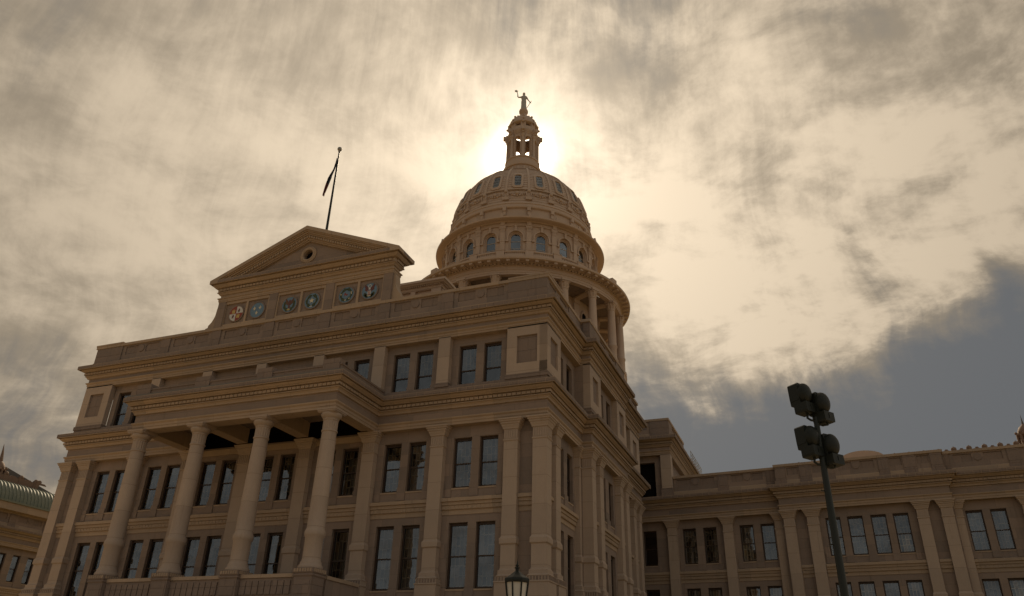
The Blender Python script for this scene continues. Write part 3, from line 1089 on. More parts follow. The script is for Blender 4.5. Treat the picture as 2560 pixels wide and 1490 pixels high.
# low wall on the roof edge
PO.sweep([(-8.55, 0), (-8.55, -5.45), (8.55, -5.45), (8.55, 0)], [(.05, 20.0), (.05, 20.25), (0, 20.28), (0, 20.55), (.05, 20.58), (.05, 20.70), (-.4, 20.70), (-.4, 20.0)], 'rough')
for x in (-7.8, -2.6, 2.6, 7.8):
    PO.box(x - .62, x + .62, -5.56, -4.9, 20.1, 21.02, 'rough')
POO = PO.build('portico', CAP)
PO = MB()
PO.box(-9.3, 9.3, -6.0, -.46, 0.01, 6.25, 'rough')
PO.box(-9.4, 9.4, -6.1, -.46, 6.0, 6.3, 'trim')
PO.build('base', POO)
bal = MB()
for a, c in ((-7.1, -3.3), (-1.9, 1.9), (3.3, 7.1)):
    bal.box(a, c, -5.2, -4.75, 6.3, 7.66, 'stone')
    bal.box(a, c, -5.28, -4.68, 7.66, 7.86, 'trim')
    bal.box(a, c, -5.26, -4.7, 6.3, 6.62, 'trim')
    k = 8
    for i in range(k):
        x = a + .12 + i * (c - a - .24) / k
        bal.box(x + .03, x + (c - a - .24) / k - .03, -5.27, -5.1, 6.75, 7.5, 'rough')
for sg in (-1, 1):
    x0, x1 = sorted((sg * 8.05, sg * 8.5))
    bal.box(x0, x1, -4.0, -.5, 6.3, 7.66, 'stone')
    bal.box(x0 - .07, x1 + .07, -4.0, -.5, 7.66, 7.86, 'trim')
bal.build('balustrade', POO)
ped = MB()
Q = [(-.62, .62), (-.62, -.62), (.62, -.62), (.62, .62)]
ped.sweep(Q, [(.04, 6.3), (.04, 6.6), (0, 6.62), (0, 7.62), (.06, 7.7), (.06, 7.76), (.02, 7.8), (.07, 7.86), (.07, 8.1), (-.62, 8.12)], 'rough', closed=True)
for k in range(4):
    f = Fr(*Q[k], math.atan2(Q[(k + 1) % 4][1] - Q[k][1], Q[(k + 1) % 4][0] - Q[k][0]))
    for i in range(7):
        ped.fbox(f, i * 1.24 / 7 + .03, (i + 1) * 1.24 / 7 - .03, 0, .095, 7.89, 8.08, 'trim')
    ped.fbox(f, .1, 1.14, -.1, .03, 6.72, 7.52, 'rough')
pme = ped.mesh('pedestal')
colm = MB()
prof = [(.70, 8.1), (.72, 8.16), (.72, 8.26), (.66, 8.34), (.62, 8.42), (.62, 8.5), (.555, 8.58), (.54, 8.7), (.535, 9.88), (.60, 9.98), (.62, 10.05), (.62, 10.22), (.57, 10.34), (.53, 10.42), (.525, 11.5), (.51, 13.0), (.49, 14.6), (.455, 16.3), (.50, 16.33), (.51, 16.38), (.49, 16.43), (.455, 16.45)]
colm.lathe(prof, 'shaft', seg=40)


def flute_mod(r, z, i):
    return r * (1.0 if i % 4 < 2 else .94)


colm.lathe([(.462, 16.45), (.465, 17.05)], 'shaft', seg=72, smooth=False, mod=flute_mod)
colm.lathe([(.44, 17.03), (.49, 17.07), (.5, 17.13), (.47, 17.17), (.56, 17.24), (.64, 17.36), (.66, 17.44), (.64, 17.5), (.4, 17.5)], 'shaft', seg=48)
for z0, z1, h in ((17.49, 17.56, .60), (17.56, 17.65, .66), (17.65, 17.75, .70)):
    colm.box(-h, h, -h, h, z0, z1, 'shaft')
cme = colm.mesh('column')
for x in (-7.8, -2.6, 2.6, 7.8):
    inst('column', cme, POO, (x, -4.72, 0))
    inst('pedestal', pme, POO, (x + .12, -4.88, 0))

# ---- low block on the roof behind the gable
RP = MB()
RPF = Fr(0, 12.7, 0)
rh = [(-5.0 + 2.2 * k - .95 + .1, -5.0 + 2.2 * k + .95 - .1, 31.5, 36.05) for k in range(5)]
wall_grid(RP, RPF, -5.7, 5.7, 26, 36.7, 0, rh, 'dome', .25, back='dome')
RP.box(-5.69, 5.69, 12.96, 25.3, 26, 36.6, 'dome')
RP.sweep([(-5.7, 12.7), (5.7, 12.7), (5.7, 25.3), (-5.7, 25.3)], [(-.3, 36.12), (.06, 36.12), (.06, 36.2), (.1, 36.24), (.1, 36.32), (.12, 36.33), (.12, 36.44), (.42, 36.47), (.5, 36.56), (.64, 36.6), (.64, 36.82), (-2, 37.2)], 'dome', closed=True)
for f, L, i in seg_frames([(-5.7, 12.7), (5.7, 12.7), (5.7, 25.3)]):
    k = round(L / .22)
    for j in range(k):
        RP.fbox(f, j * L / k + .05, (j + 1) * L / k - .05, .1, .3, 36.335, 36.455, 'dome')
RPO = RP.build('roof_pavilion', CAP)
aw = MB()
for a, c, z0, z1 in rh:
    x = (a + c) / 2
    pts = [(x - .33, 32), (x + .33, 32)] + [(x + .33 * math.cos(R(t)), 35.45 + .33 * math.sin(R(t))) for t in range(0, 181, 15)]
    aw.prism(pts, lambda p_, q_, d: (p_, d, q_), 12.85, 12.94, 'glass')
    aw.prism(pts, lambda p_, q_, d: (p_, d, q_), 12.941, 12.955, 'void')
aw.build('window', RPO)

# ------------------------------------------------------------------ the dome
DC = (0.0, 47.55)
DR = MB()
DR.lathe([(14.6, 26), (14.6, 39.2), (14.8, 39.3), (14.8, 39.9), (14.9, 40.0), (14.9, 40.2), (11.0, 40.25)], 'dome', DC, 100, sharp=True)
DR.lathe([(11.1, 40), (11.1, 49.3)], 'dome', DC, 100)
DR.lathe([(11.05, 49.02), (13.75, 49.02)], 'rough', DC, 100)
DR.lathe([(13.75, 49.3), (13.75, 49.04), (14.42, 49.04), (14.42, 49.3), (14.47, 49.31), (14.47, 49.6), (14.56, 49.66), (14.56, 49.74), (14.44, 49.78), (14.44, 50.2), (14.62, 50.25), (14.62, 50.29), (14.6, 50.3), (14.6, 50.48), (14.92, 50.52), (14.95, 50.58), (15.62, 50.6),
          (15.66, 50.64), (15.68, 50.62), (15.74, 50.66), (15.78, 50.9), (15.7, 50.96), (12.2, 52.6)], 'dome', DC, 140, sharp=True)
n = 200
for k in range(n):                                            # dentils
    a = R(360 * k / n)
    f = Fr(DC[0] + 14.6 * math.sin(a), DC[1] - 14.6 * math.cos(a), a)
    DR.fbox(f, -.13, .13, -.05, .23, 50.28, 50.47, 'dome')
n = 80
for k in range(n):                                            # modillions
    a = R(360 * (k + .5) / n)
    f = Fr(DC[0] + 14.9 * math.sin(a), DC[1] - 14.9 * math.cos(a), a)
    DR.fbox(f, -.22, .22, -.05, .66, 50.36, 50.605, 'dome')
for k in range(20):                                           # ceiling beams
    a = R(9 + 18 * k)
    f = Fr(DC[0] + 12.4 * math.sin(a), DC[1] - 12.4 * math.cos(a), a)
    DR.fbox(f, -.4, .4, -1.3, 1.4, 48.75, 49.1, 'dome')
    f2 = Fr(DC[0] + 11.1 * math.sin(a), DC[1] - 11.1 * math.cos(a), a)
    DR.fbox(f2, -.42, .42, -.1, .3, 40.2, 48.2, 'dome')
    DR.fbox(f2, -.5, .5, -.1, .42, 48.2, 48.8, 'dome')
for a in (75, 165, 255, 335):
    a = R(a)
    f = Fr(DC[0] + 15.2 * math.sin(a), DC[1] - 15.2 * math.cos(a), a)
    DR.fbox(f, -.55, .55, -.45, .42, 50.9, 51.55, 'dome')
DRO = DR.build('drum', CAP)
mb = MB()
mb.lathe([(.72, 40.2), (.72, 40.5), (.66, 40.52), (.70, 40.62), (.70, 40.74), (.60, 40.84), (.56, 40.95), (.545, 42.4), (.62, 42.5), (.63, 42.75), (.545, 42.85), (.54, 44.5), (.47, 47.75), (.53, 47.8), (.53, 47.9), (.48, 47.94)], 'dome', seg=20)
mb.lathe([(.47, 47.9), (.50, 48.05), (.62, 48.3), (.50, 48.32), (.55, 48.5), (.70, 48.78), (.5, 48.8)], 'dome', seg=24, smooth=False, mod=lambda r, z, i: r * (1.0 if i % 3 else .86))
for k in range(4):
    a = R(45 + 90 * k)
    mb.ball((.68 * math.cos(a), .68 * math.sin(a), 48.72), .13, 'dome', 8, 6)
mb.box(-.66, .66, -.66, .66, 48.84, 49.05, 'dome')
cm = mb.mesh('column')
oc_m = MB()
rows = []
for k in range(28):
    t = 2 * math.pi * k / 28
    rows.append([(rx * .66 * math.cos(t), y, rx * 1.0 * math.sin(t)) for rx, y in ((.82, .1), (.82, -.12), (.95, -.2), (1.1, -.2), (1.18, -.08), (1.18, .15))])
oc_m.grid(rows, 'dome', cu=True, smooth=False)
oc_m.face([(.55 * math.cos(2 * math.pi * k / 24), -.02, .83 * math.sin(2 * math.pi * k / 24)) for k in range(24)], 'void')
ocm = oc_m.mesh('oculus')
ar = MB()
pts = [(-.75, 40.3), (.75, 40.3)] + [(.75 * math.cos(R(t)), 43.3 + .75 * math.sin(R(t))) for t in range(0, 181, 12)]
pto = [(-1.0, 40.3), (1.0, 40.3)] + [(1.0 * math.cos(R(t)), 43.3 + 1.0 * math.sin(R(t))) for t in range(0, 181, 12)]
ar.prism(pto, lambda p_, q_, d: (p_, d, q_), -.12, .1, 'dome')
ar.prism(pts, lambda p_, q_, d: (p_, d, q_), -.124, .1, 'void')
arm = ar.mesh('doorway')
for k in range(20):
    a = R(9 + 18 * k)
    inst('column', cm, DRO, (DC[0] + 14.2 * math.sin(a), DC[1] - 14.2 * math.cos(a), 0), a)
    a = R(18 * k)
    inst('oculus', ocm, DRO, (DC[0] + 11.1 * math.sin(a), DC[1] - 11.1 * math.cos(a), 46.6), a)
    inst('doorway', arm, DRO, (DC[0] + 11.1 * math.sin(a), DC[1] - 11.1 * math.cos(a), 0), a)

# balustrade ring
BL = MB()
BL.lathe([(12.2, 52.4), (12.2, 53.35), (11.9, 53.36)], 'dome', DC, 100, sharp=True)
BL.lathe([(11.9, 53.62), (11.95, 53.64), (12.22, 53.64), (12.25, 53.7), (12.25, 53.86), (11.85, 53.88), (11.85, 53.62)], 'dome', DC, 100, sharp=True)
for k in range(20):
    a = R(9 + 18 * k)
    f = Fr(DC[0] + 12.05 * math.sin(a), DC[1] - 12.05 * math.cos(a), a)
    BL.fbox(f, -.55, .55, -.3, .28, 52.5, 53.9, 'dome')
    BL.fbox(f, -.62, .62, -.34, .33, 53.9, 54.0, 'dome')
    for j in range(10):
        a2 = R(9 + 18 * k + 3.5 + 11.0 * j / 9)
        f2 = Fr(DC[0] + 12.05 * math.sin(a2), DC[1] - 12.05 * math.cos(a2), a2)
        BL.fbox(f2, -.09, .09, -.09, .09, 53.34, 53.64, 'dome')
BL.build('balustrade', DRO)

# arcade level: curved wall with arched windows
UD = MB()
RW, RG = 11.15, 10.72


def cyl(r, deg, z):
    return (DC[0] + r * math.sin(R(deg)), DC[1] - r * math.cos(R(deg)), z)


def arch_ring(hw, zb, zs, k=12):
    """half outline points of an arch as (metres across, z)"""
    return [(-hw, zb)] + [(-hw * math.cos(math.pi * t / k), zs + hw * math.sin(math.pi * t / k)) for t in range(k + 1)] + [(hw, zb)]


Z0, Z1 = 52.6, 58.3
for k in range(20):
    c = 18 * k
    deg = lambda x, r=RW: c + math.degrees(x / r)
    out_ = arch_ring(.95, 54.2, 56.55)
    ed = math.radians(9) * RW
    # wall pieces round the arch: fan each arch point out to the bay edge
    bnd = []
    for x, zz in out_:
        if zz <= 56.55 and x < 0:
            bnd.append((-ed, zz))
        elif zz <= 56.55 and x > 0:
            bnd.append((ed, zz))
        else:
            t = (x + .95) / 1.9
            bnd.append((-ed + 2 * ed * t, Z1))
    bnd[1] = (-ed, Z1)
    bnd[-2] = (ed, Z1)
    for i in range(len(out_) - 1):
        a0, a1, b0, b1 = out_[i], out_[i + 1], bnd[i], bnd[i + 1]
        UD.face([cyl(RW, deg(a0[0]), a0[1]), cyl(RW, deg(a1[0]), a1[1]), cyl(RW, deg(b1[0]), b1[1]), cyl(RW, deg(b0[0]), b0[1])], 'dome')
    UD.face([cyl(RW, deg(-ed), Z0), cyl(RW, deg(ed), Z0), cyl(RW, deg(ed), 54.2), cyl(RW, deg(-ed), 54.2)], 'dome')
    # stepped reveals
    prev = (.95, RW)
    for hw, rr in ((.95, RW - .14), (.80, RW - .14), (.80, RW - .28), (.66, RW - .28), (.66, RG)):
        A = arch_ring(prev[0], 54.2, 56.55)
        B = arch_ring(hw, 54.2, 56.55)
        UD.grid([[cyl(prev[1], deg(x), zz) for x, zz in A], [cyl(rr, deg(x), zz) for x, zz in B]], 'dome', smooth=False)
        prev = (hw, rr)
    # hood mould and keystone
    H0, H1 = arch_ring(.97, 55.9, 56.55), arch_ring(1.16, 55.9, 56.55)
    UD.grid([[cyl(RW, deg(x), zz) for x, zz in H0], [cyl(RW + .13, deg(x), zz) for x, zz in H0], [cyl(RW + .13, deg(x), zz) for x, zz in H1], [cyl(RW, deg(x), zz) for x, zz in H1]], 'dome', smooth=False)
    a = R(c)
    f = Fr(DC[0] + RW * math.sin(a), DC[1] - RW * math.cos(a), a)
    UD.fbox(f, -.17, .17, -.1, .26, 57.45, 58.25, 'dome')
    UD.fbox(f, -1.36, -.98, -.1, .16, 55.85, 56.05, 'dome')
    UD.fbox(f, .98, 1.36, -.1, .16, 55.85, 56.05, 'dome')
UDO = UD.build('arcade', CAP)
UE = MB()
UE.lathe([(11.1, 58.28), (11.32, 58.28), (11.32, 58.45), (11.36, 58.46), (11.36, 58.58), (11.25, 58.6), (11.25, 58.78), (11.5, 58.82), (11.55, 58.9), (12.2, 58.94), (12.25, 58.99), (12.27, 58.97), (12.36, 59.0), (12.4, 59.2), (12.32, 59.24), (10.6, 59.7)], 'dome', DC, 120, sharp=True)
UE.lathe([(10.6, 59.5), (10.6, 60.2), (10.5, 60.25), (10.5, 61.6), (10.75, 61.66), (10.8, 61.72), (10.8, 61.95), (10.72, 62.02), (10.7, 62.3), (10.78, 62.36), (10.74, 62.6), (10.5, 62.75), (10.2, 62.8)], 'dome', DC, 120, sharp=True)
UE.build('cornice', UDO)
mp = MB()
F = Fr(0, 0, 0)
mp.fbox(F, -.33, .33, -.2, .2, 53.9, 58.0, 'dome')
mp.fbox(F, -.40, .40, -.2, .27, 53.5, 54.1, 'dome')
mp.fbox(F, -.36, .36, -.2, .23, 55.85, 56.0, 'dome')
mp.fbox(F, -.40, .40, -.2, .26, 57.82, 57.95, 'dome')
mp.fbox(F, -.44, .44, -.2, .3, 57.95, 58.29, 'dome')
for i in (-1, 0, 1):
    mp.fbox(F, i * .2 - .07, i * .2 + .07, -.1, .235, 57.35, 57.8, 'dome')
mp.fbox(F, -.3, .3, -.2, .36, 58.30, 58.80, 'dome')
mpm = mp.mesh('pilaster')
wg = MB()
pts = arch_ring(.64, 54.0, 56.55)
wg.prism([(x, zz) for x, zz in pts], lambda p_, q_, d: (p_, d, q_), -.02, .0, 'glass')
wg.prism([(x, zz) for x, zz in pts], lambda p_, q_, d: (p_, d, q_), .25, .27, 'void')
for zz in (54.95, 56.05):
    wg.box(-.63, .63, -.06, -.025, zz - .025, zz + .025, 'blind')
wgm = wg.mesh('window')
cs = MB()
cs.box(-.24, .24, -.42, .12, 61.1, 61.68, 'dome')
cs.box(-.19, .19, -.28, .12, 60.45, 61.1, 'dome')
cs.box(-.22, .22, -.16, .12, 60.2, 60.45, 'dome')
csm = cs.mesh('console')
ac = MB()
ac.box(-.2, .2, -.24, .24, 59.15, 59.5, 'dome')
ac.box(-.12, .12, -.2, .1, 59.5, 59.8, 'dome')
acm = ac.mesh('ornament')
for k in range(20):
    a = R(9 + 18 * k)
    inst('pilaster', mpm, UDO, (DC[0] + RW * math.sin(a), DC[1] - RW * math.cos(a), 0), a)
    inst('console', csm, UDO, (DC[0] + 10.5 * math.sin(a), DC[1] - 10.5 * math.cos(a), 0), a)
    inst('ornament', acm, UDO, (DC[0] + 12.05 * math.sin(a), DC[1] - 12.05 * math.cos(a), 0), a)
    a = R(18 * k)
    inst('window', wgm, UDO, (DC[0] + RG * math.sin(a), DC[1] - RG * math.cos(a), 0), a)

# the dome shell: overlapping courses, then the flare up to the lantern
DA, DH, DZ = 10.15, 9.75, 64.0


def dome_r(z):
    if z <= DZ:
        return DA + (DZ - z) * .06
    t = (z - DZ) / DH
    r = DA * math.sqrt(max(0.0, 1 - t * t))
    if z > 71.5:
        k = (z - 71.5) / 3.9
        fl = 2.72 + 3.1 * max(0.0, 1 - k) ** 2.2
        return max(r, fl)
    return r


DM = MB()
zs = [62.75]
prof = []
z_ = 62.75
while z_ < 75.2:
    st = .42 if z_ < 70 else .30
    prof += [(dome_r(z_) + .045, z_), (dome_r(z_ + st) + .0, z_ + st - .005)]
    z_ += st
DM.lathe(prof, 'dome', DC, 100, smooth=True)
for k in range(20):                                           # swags between the rib feet
    for j in range(7):
        t = j / 6
        dg = 18 * k - 5.6 + 11.2 * t
        zz = 64.35 - .38 * math.sin(math.pi * t)
        DM.ball(cyl(dome_r(zz) + .07, dg, zz), .16, 'dome', 7, 5)
    DM.ball(cyl(dome_r(64.3) + .1, 18 * k, 64.35), .3, 'dome', 8, 6)
DM.lathe([(10.32, 64.95), (10.36, 65.0), (10.34, 65.12), (10.2, 65.2)], 'dome', DC, 100)
DMO = DM.build('dome', CAP)
for k in range(20):
    dg = 9 + 18 * k
    rb = MB()
    row = []
    zz = 63.2
    rows = []
    while zz <= 75.01:
        rr = dome_r(zz)
        w = .20 * (.45 + .55 * rr / DA) * (1.9 if zz < 65 else 1.0)
        h = .20 if zz < 65 else .12
        a = R(dg)
        cx, cy = DC[0] + rr * math.sin(a), DC[1] - rr * math.cos(a)
        ex, ey = math.cos(a), math.sin(a)
        nx, ny = math.sin(a), -math.cos(a)
        rows.append([(cx + ex * s * w + nx * o, cy + ey * s * w + ny * o, zz) for s, o in ((-1, -.1), (-.85, h), (.85, h), (1, -.1))])
        zz += .45 if zz < 71 else .3
    rb.grid(rows, 'dome', smooth=False)
    a = R(dg)
    f = Fr(DC[0] + dome_r(63.6) * math.sin(a), DC[1] - dome_r(63.6) * math.cos(a), a)
    rb.fbox(f, -.46, .46, -.2, .30, 63.25, 63.75, 'dome')
    rb.fbox(f, -.42, -.28, -.2, .36, 63.8, 64.5, 'dome')
    rb.fbox(f, .28, .42, -.2, .36, 63.8, 64.5, 'dome')
    rb.ball(cyl(dome_r(64.6) + .15, dg, 64.7), .3, 'dome', 8, 6)
    rb.build('rib', DMO)
# dormer windows, one mesh instanced round the shell
dw = MB()
za, zc = 65.75, 68.0


def dome_pt(x, z, off):
    """x metres across, at bearing 0, pushed out by off"""
    t = math.atan2((dome_r(z - .1) - dome_r(z + .1)), .2)
    r = dome_r(z) + off * math.cos(t)
    zz = z + off * math.sin(t)
    a = x / r
    return (r * math.sin(a), -r * math.cos(a), zz)


def rrect(w, z0, z1, c):
    return [(-w + c, z0), (w - c, z0), (w, z0 + c), (w, z1 - c), (w - c, z1), (-w + c, z1), (-w, z1 - c), (-w, z0 + c)]


A_, B_, C_ = rrect(.78, za - .42, zc + .34, .30), rrect(.50, za - .1, zc + .05, .20), rrect(.44, za - .04, zc, .18)
rows = [[dome_pt(x, z, -.15) for x, z in A_], [dome_pt(x, z, .22) for x, z in A_], [dome_pt(x, z, .28) for x, z in B_], [dome_pt(x, z, .13) for x, z in C_]]
dw.grid(rows, 'dome', cv=True, smooth=False)
dw.face([dome_pt(x, z, .14) for x, z in C_], 'glass')
dw.face([dome_pt(x, z, .075) for x, z in C_], 'void')
for zz in (66.3, 66.9, 67.5):
    dw.grid([[dome_pt(-.42, zz - .03, .15), dome_pt(.42, zz - .03, .15)], [dome_pt(-.42, zz + .03, .15), dome_pt(.42, zz + .03, .15)]], 'wood', smooth=False)
dwm = dw.mesh('dormer_window')
for k in range(20):
    inst('dormer_window', dwm, DMO, (DC[0], DC[1], 0), R(18 * k))

# lantern
LN = MB()
LN.lathe([(2.72, 75.1), (2.95, 75.15), (3.0, 75.3), (3.0, 75.6), (2.75, 75.7), (2.62, 75.85), (2.62, 76.7), (2.75, 76.78), (2.75, 77.0), (2.5, 77.1), (0, 77.12)], 'dome', DC, 48, sharp=True)
LN.lathe([(1.85, 81.75), (2.3, 81.75), (2.36, 81.9), (2.32, 82.0), (2.45, 82.2), (2.5, 82.5), (2.35, 82.6), (2.3, 83.3), (1.85, 83.35), (1.85, 81.75)], 'dome', DC, 48, sharp=True)
LN.lathe([(1.8, 84.0), (2.3, 84.0), (2.42, 84.06), (2.5, 84.12), (2.5, 84.3), (2.36, 84.38)], 'dome', DC, 48, sharp=True)
LN.lathe([(2.38, 84.3), (2.3, 84.8), (2.05, 85.4), (1.7, 85.85), (1.2, 86.25), (.75, 86.6), (.52, 86.95), (.45, 87.3), (.50, 87.42), (.72, 87.7), (.75, 88.0), (.68, 88.25), (.5, 88.42), (0, 88.47)], 'dome', DC, 40)
for k in range(8):
    dg = 21.3 + 45 * k
    a = R(dg)
    f = Fr(DC[0] + 2.12 * math.sin(a), DC[1] - 2.12 * math.cos(a), a)
    LN.fbox(f, -.42, .42, -.25, .16, 77.05, 84.1, 'dome')
    LN.fbox(f, -.24, .24, .1, 1.04, 81.85, 82.5, 'dome')
    LN.fbox(f, -.20, .20, .1, .75, 81.5, 81.85, 'dome')
    LN.fbox(f, -.17, .17, .1, .5, 81.1, 81.5, 'dome')
    LN.fbox(f, -.2, .2, .1, .6, 82.5, 82.75, 'dome')
    LN.ball(cyl(2.55, dg, 83.95), .2, 'dome', 8, 6)
    LN.ball(cyl(2.38, dg, 84.75), .15, 'dome', 8, 6)
    LN.ball(cyl(1.9, dg, 85.7), .2, 'dome', 8, 6)
    LN.ball(cyl(1.25, dg, 86.3), .14, 'dome', 8, 6)
    b2 = R(dg + 22.5)
    f = Fr(DC[0] + 2.12 * math.sin(b2), DC[1] - 2.12 * math.cos(b2), b2)
    for sg in (-1, 1):
        c_, h_ = 0.0, .46
        # spandrels give each opening a round head
        pts = [(sg * .48, 80.75)] + [(sg * .48 * math.cos(R(t)), 80.75 + .48 * math.sin(R(t))) for t in range(10, 91, 16)] + [(0, 81.8), (sg * .48, 81.8)]
        LN.prism(pts, lambda p_, q_, d, f=f: f.p(p_, d, q_), -.2, .12, 'dome')
LNO = LN.build('lantern', CAP)
lc = MB()
lc.lathe([(.29, 77.05), (.29, 77.3), (.22, 77.4), (.21, 79), (.185, 80.9), (.27, 81.0), (.3, 81.25), (.3, 81.45)], 'dome', seg=14)
lcm = lc.mesh('column')
for k in range(8):
    for dd in (0,):
        a = R(21.3 + 45 * k + dd)
        inst('column', lcm, LNO, (DC[0] + 2.42 * math.sin(a), DC[1] - 2.42 * math.cos(a), 0))
# ------------------------------------------------------------------ the long wing on the right
WS0, WS1 = -6.0, 46.0
wpath = [FW.xy(WS0, 0), FW.xy(12.0, 0), FW.xy(12.0, .8), FW.xy(26.0, .8), FW.xy(26.0, 0), FW.xy(WS1, 0)]
entablature(wpath, PE, (19.225, 19.395), (19.705, 20.02))
groups = [([(-1.4, -.05)], 0), ([(2.55, 3.85), (4.55, 5.82)], 0), ([(8.0, 9.26), (9.92, 11.15)], 0), ([(15.73, 16.99), (17.55, 18.82), (19.45, 20.70), (21.24, 22.46)], .8), ([(26.8, 28.05), (28.62, 29.8)], 0), ([(32.4, 33.7), (34.3, 35.6)], 0)]
mb = MB()
for s0, s1, off in ((WS0, 12.0, 0), (12.0, 26.0, .8), (26.0, WS1, 0)):
    hl = [pr + L for prs, o in groups for pr in prs for L in (LW, UW) if s0 < pr[0] < s1]
    wall_grid(mb, FW, s0, s1, 0, 17.9, NW + off, hl, 'stone', REV)
for s in (12.0, 26.0):
    mb.face([FW.p(s, NW, 0), FW.p(s, NW + .8, 0), FW.p(s, NW + .8, 17.9), FW.p(s, NW, 17.9)], 'stone')
for prs, off in groups:
    bay_extras(mb, FW, prs, NW + off, ((UW[0], .28), (LW[0], .05)))
    for pr in prs:
        st = 'dark' if pr[0] < 0 else 'full'
        window(FW, *pr, *LW, NW + off - .22, st)
        window(FW, *pr, *UW, NW + off - .22, st)
for a, c, off in ((-5, 1.15, 0), (2.06, 6.52, 0), (7.46, 11.98, 0), (13.2, 14.2, .8), (15.25, 23.1, .8), (24.05, 24.95, .8), (26.05, 30.9, 0), (31.85, 36.4, 0)):
    string_course(mb, FW, a, c, NW + off)
mb.build('wall', CAP)
for a, c, off in ((1.17, 2.05, 0), (6.54, 7.45, 0), (12.22, 13.18, .8), (14.24, 15.22, .8), (23.12, 24.02, .8), (24.97, 25.88, .8), (30.93, 31.83, 0), (36.4, 37.3, 0)):
    pilaster(FW, a, c, NW + off, off)
for s_, s2 in ((11.3, 11.99), (26.01, 26.6)):
    pilaster(FW, s_, s2, NW, .0)


def piers_wing(i, L):
    if i == 0:
        return [(4.4, 5.35), (L - .9, L - .02)]
    if i == 2:
        return [(.02, .95), (2.2, 3.2), (4.4, 5.2), (8.9, 9.7), (10.9, 11.9), (L - .95, L - .02)]
    if i == 4:
        return [(.02, .5), (4.9, 5.85), (10.4, 11.3)]
    return []


parapet([FW.xy(2.1, 0)] + wpath[1:], 20.05, 22.0, piers_wing)
mb = MB()
R0 = [FW.p(s, n, z) for s, n, z in ((WS0, -.6, 20.2), (WS1, -.6, 20.2), (WS1, -16, 20.6), (WS0, -16, 20.6))]
mb.face(R0, 'roof')
mb.fbox(FW, WS0, WS1, -16, -1.0, 0.01, 20.0, 'void')
mb.build('roof', CAP)
# curved gable behind the parapet
mb = MB()
pts = [(17.65, 20.3), (21.55, 20.3)] + [(19.6 + 1.95 * math.cos(R(t)), 22.35 + .82 * math.sin(R(t))) for t in range(0, 181, 10)]
mb.prism(pts, lambda a, c, d: FW.p(a, d, c), -1.75, -1.35, 'dome')
mb.build('curved_gable', CAP)
# crested ridge with ball and wave ornaments
rg = MB()
rg.fbox(FW, 11.8, 44, -4.35, -4.0, 20.3, 22.95, 'terra')
rg.build('ridge', CAP)
fb = MB()
fb.lathe([(.16, 22.9), (.16, 23.0), (.12, 23.06), (.2, 23.12), (.245, 23.26), (.2, 23.4), (.06, 23.46), (.07, 23.5), (0, 23.52)], 'terra', seg=12)
fbm = fb.mesh('finial')
wv = MB()
pts = [(-.55, 22.9), (.55, 22.9), (.5, 23.0), (.32, 23.1), (.14, 23.17), (.1, 23.27), (-.1, 23.27), (-.14, 23.17), (-.32, 23.1), (-.5, 23.0)]
wv.prism(pts, lambda a, c, d: (a, d, c), -.09, .09, 'terra')
wvm = wv.mesh('ridge_crest')
for k in range(-10, 14):
    s = 26.1 + 1.235 * k
    inst('finial', fbm, CAP, FW.p(s, -4.17, -.02 if k >= 1 else -.1), FW.a)
    if k >= 0:
        inst('ridge_crest', wvm, CAP, FW.p(s + .617, -4.17, 0), FW.a)


def turret(x, y, z, s=1.0):
    mb = MB()
    mb.lathe([(.62 * s, z - 3.0), (.62 * s, z + .55 * s), (.95 * s, z + .7 * s), (.95 * s, z + .9 * s), (.78 * s, z + 1.0 * s), (.7 * s, z + 1.3 * s), (.5 * s, z + 1.65 * s), (.22 * s, z + 1.9 * s), (.14 * s, z + 2.0 * s)], 'terra', (x, y), 16)
    mb.lathe([(.14 * s, z + 1.98 * s), (.07 * s, z + 2.4 * s), (.0, z + 3.2 * s)], 'slate', (x, y), 8)
    for k in range(8):
        a = R(45 * k)
        mb.box(x + .86 * s * math.sin(a) - .1 * s, x + .86 * s * math.sin(a) + .1 * s, y - .86 * s * math.cos(a) - .1 * s, y - .86 * s * math.cos(a) + .1 * s, z - .1 * s, z + .75 * s, 'terra')
        mb.ball((x + .92 * s * math.sin(a), y - .92 * s * math.cos(a), z + 1.0 * s), .16 * s, 'terra', 8, 6)
    return mb.build('turret', CAP)


t_ = FW.xy(33.45, -6)
turret(t_[0], t_[1], 23.8, .82)

# attic block of the centre, rising above the wing at its inner end
F2 = Fr(FW.o[0], FW.o[1], FW.a)
x0, y0 = 22.65, 32.5
apath = [(9.0, 32.5), (x0, y0), (x0, 60.0)]
e = MB()
for pf, mm in zip(PA, ('trim', 'stone', 'trim')):
    e.sweep(apath, pf, mm)
blocks(e, apath, .2, .345, 25.31, 25.475, .33, .055, 'trim')
blocks(e, apath, .70, .785, 25.74, 25.985, .62, .035, 'rough')
e.build('attic_entablature', CAP)
mb = MB()
FB = Fr(0, y0, 0)
FBE = Fr(x0, 0, math.pi / 2)
wall_grid(mb, FB, 9, x0 - 1.0, 19.0, 24.3, NW, [(19.2, 20.95, 19.6, 23.6)], 'stone', .5, back='void')
mb.fbox(FB, x0 - 1.02, x0, -1.0, 0, 20.0, 24.25, 'shaft')
mb.fbox(FB, x0 - 1.1, x0 + .07, -1.0, .08, 20.0, 20.8, 'rough')
wall_grid(mb, FBE, y0 + .9, 60, 20.0, 24.3, NW, [], 'stone')
mb.box(9, x0 - .5, y0 + 3.0, 60, 0.02, 25.8, 'void')
mb.box(9, x0 - .2, y0 + .2, 60, 25.9, 26.15, 'roof')
mb.build('wall', CAP)
mb = MB()
ap2 = [(9.0, y0), (x0, y0), (x0, 41.5)]
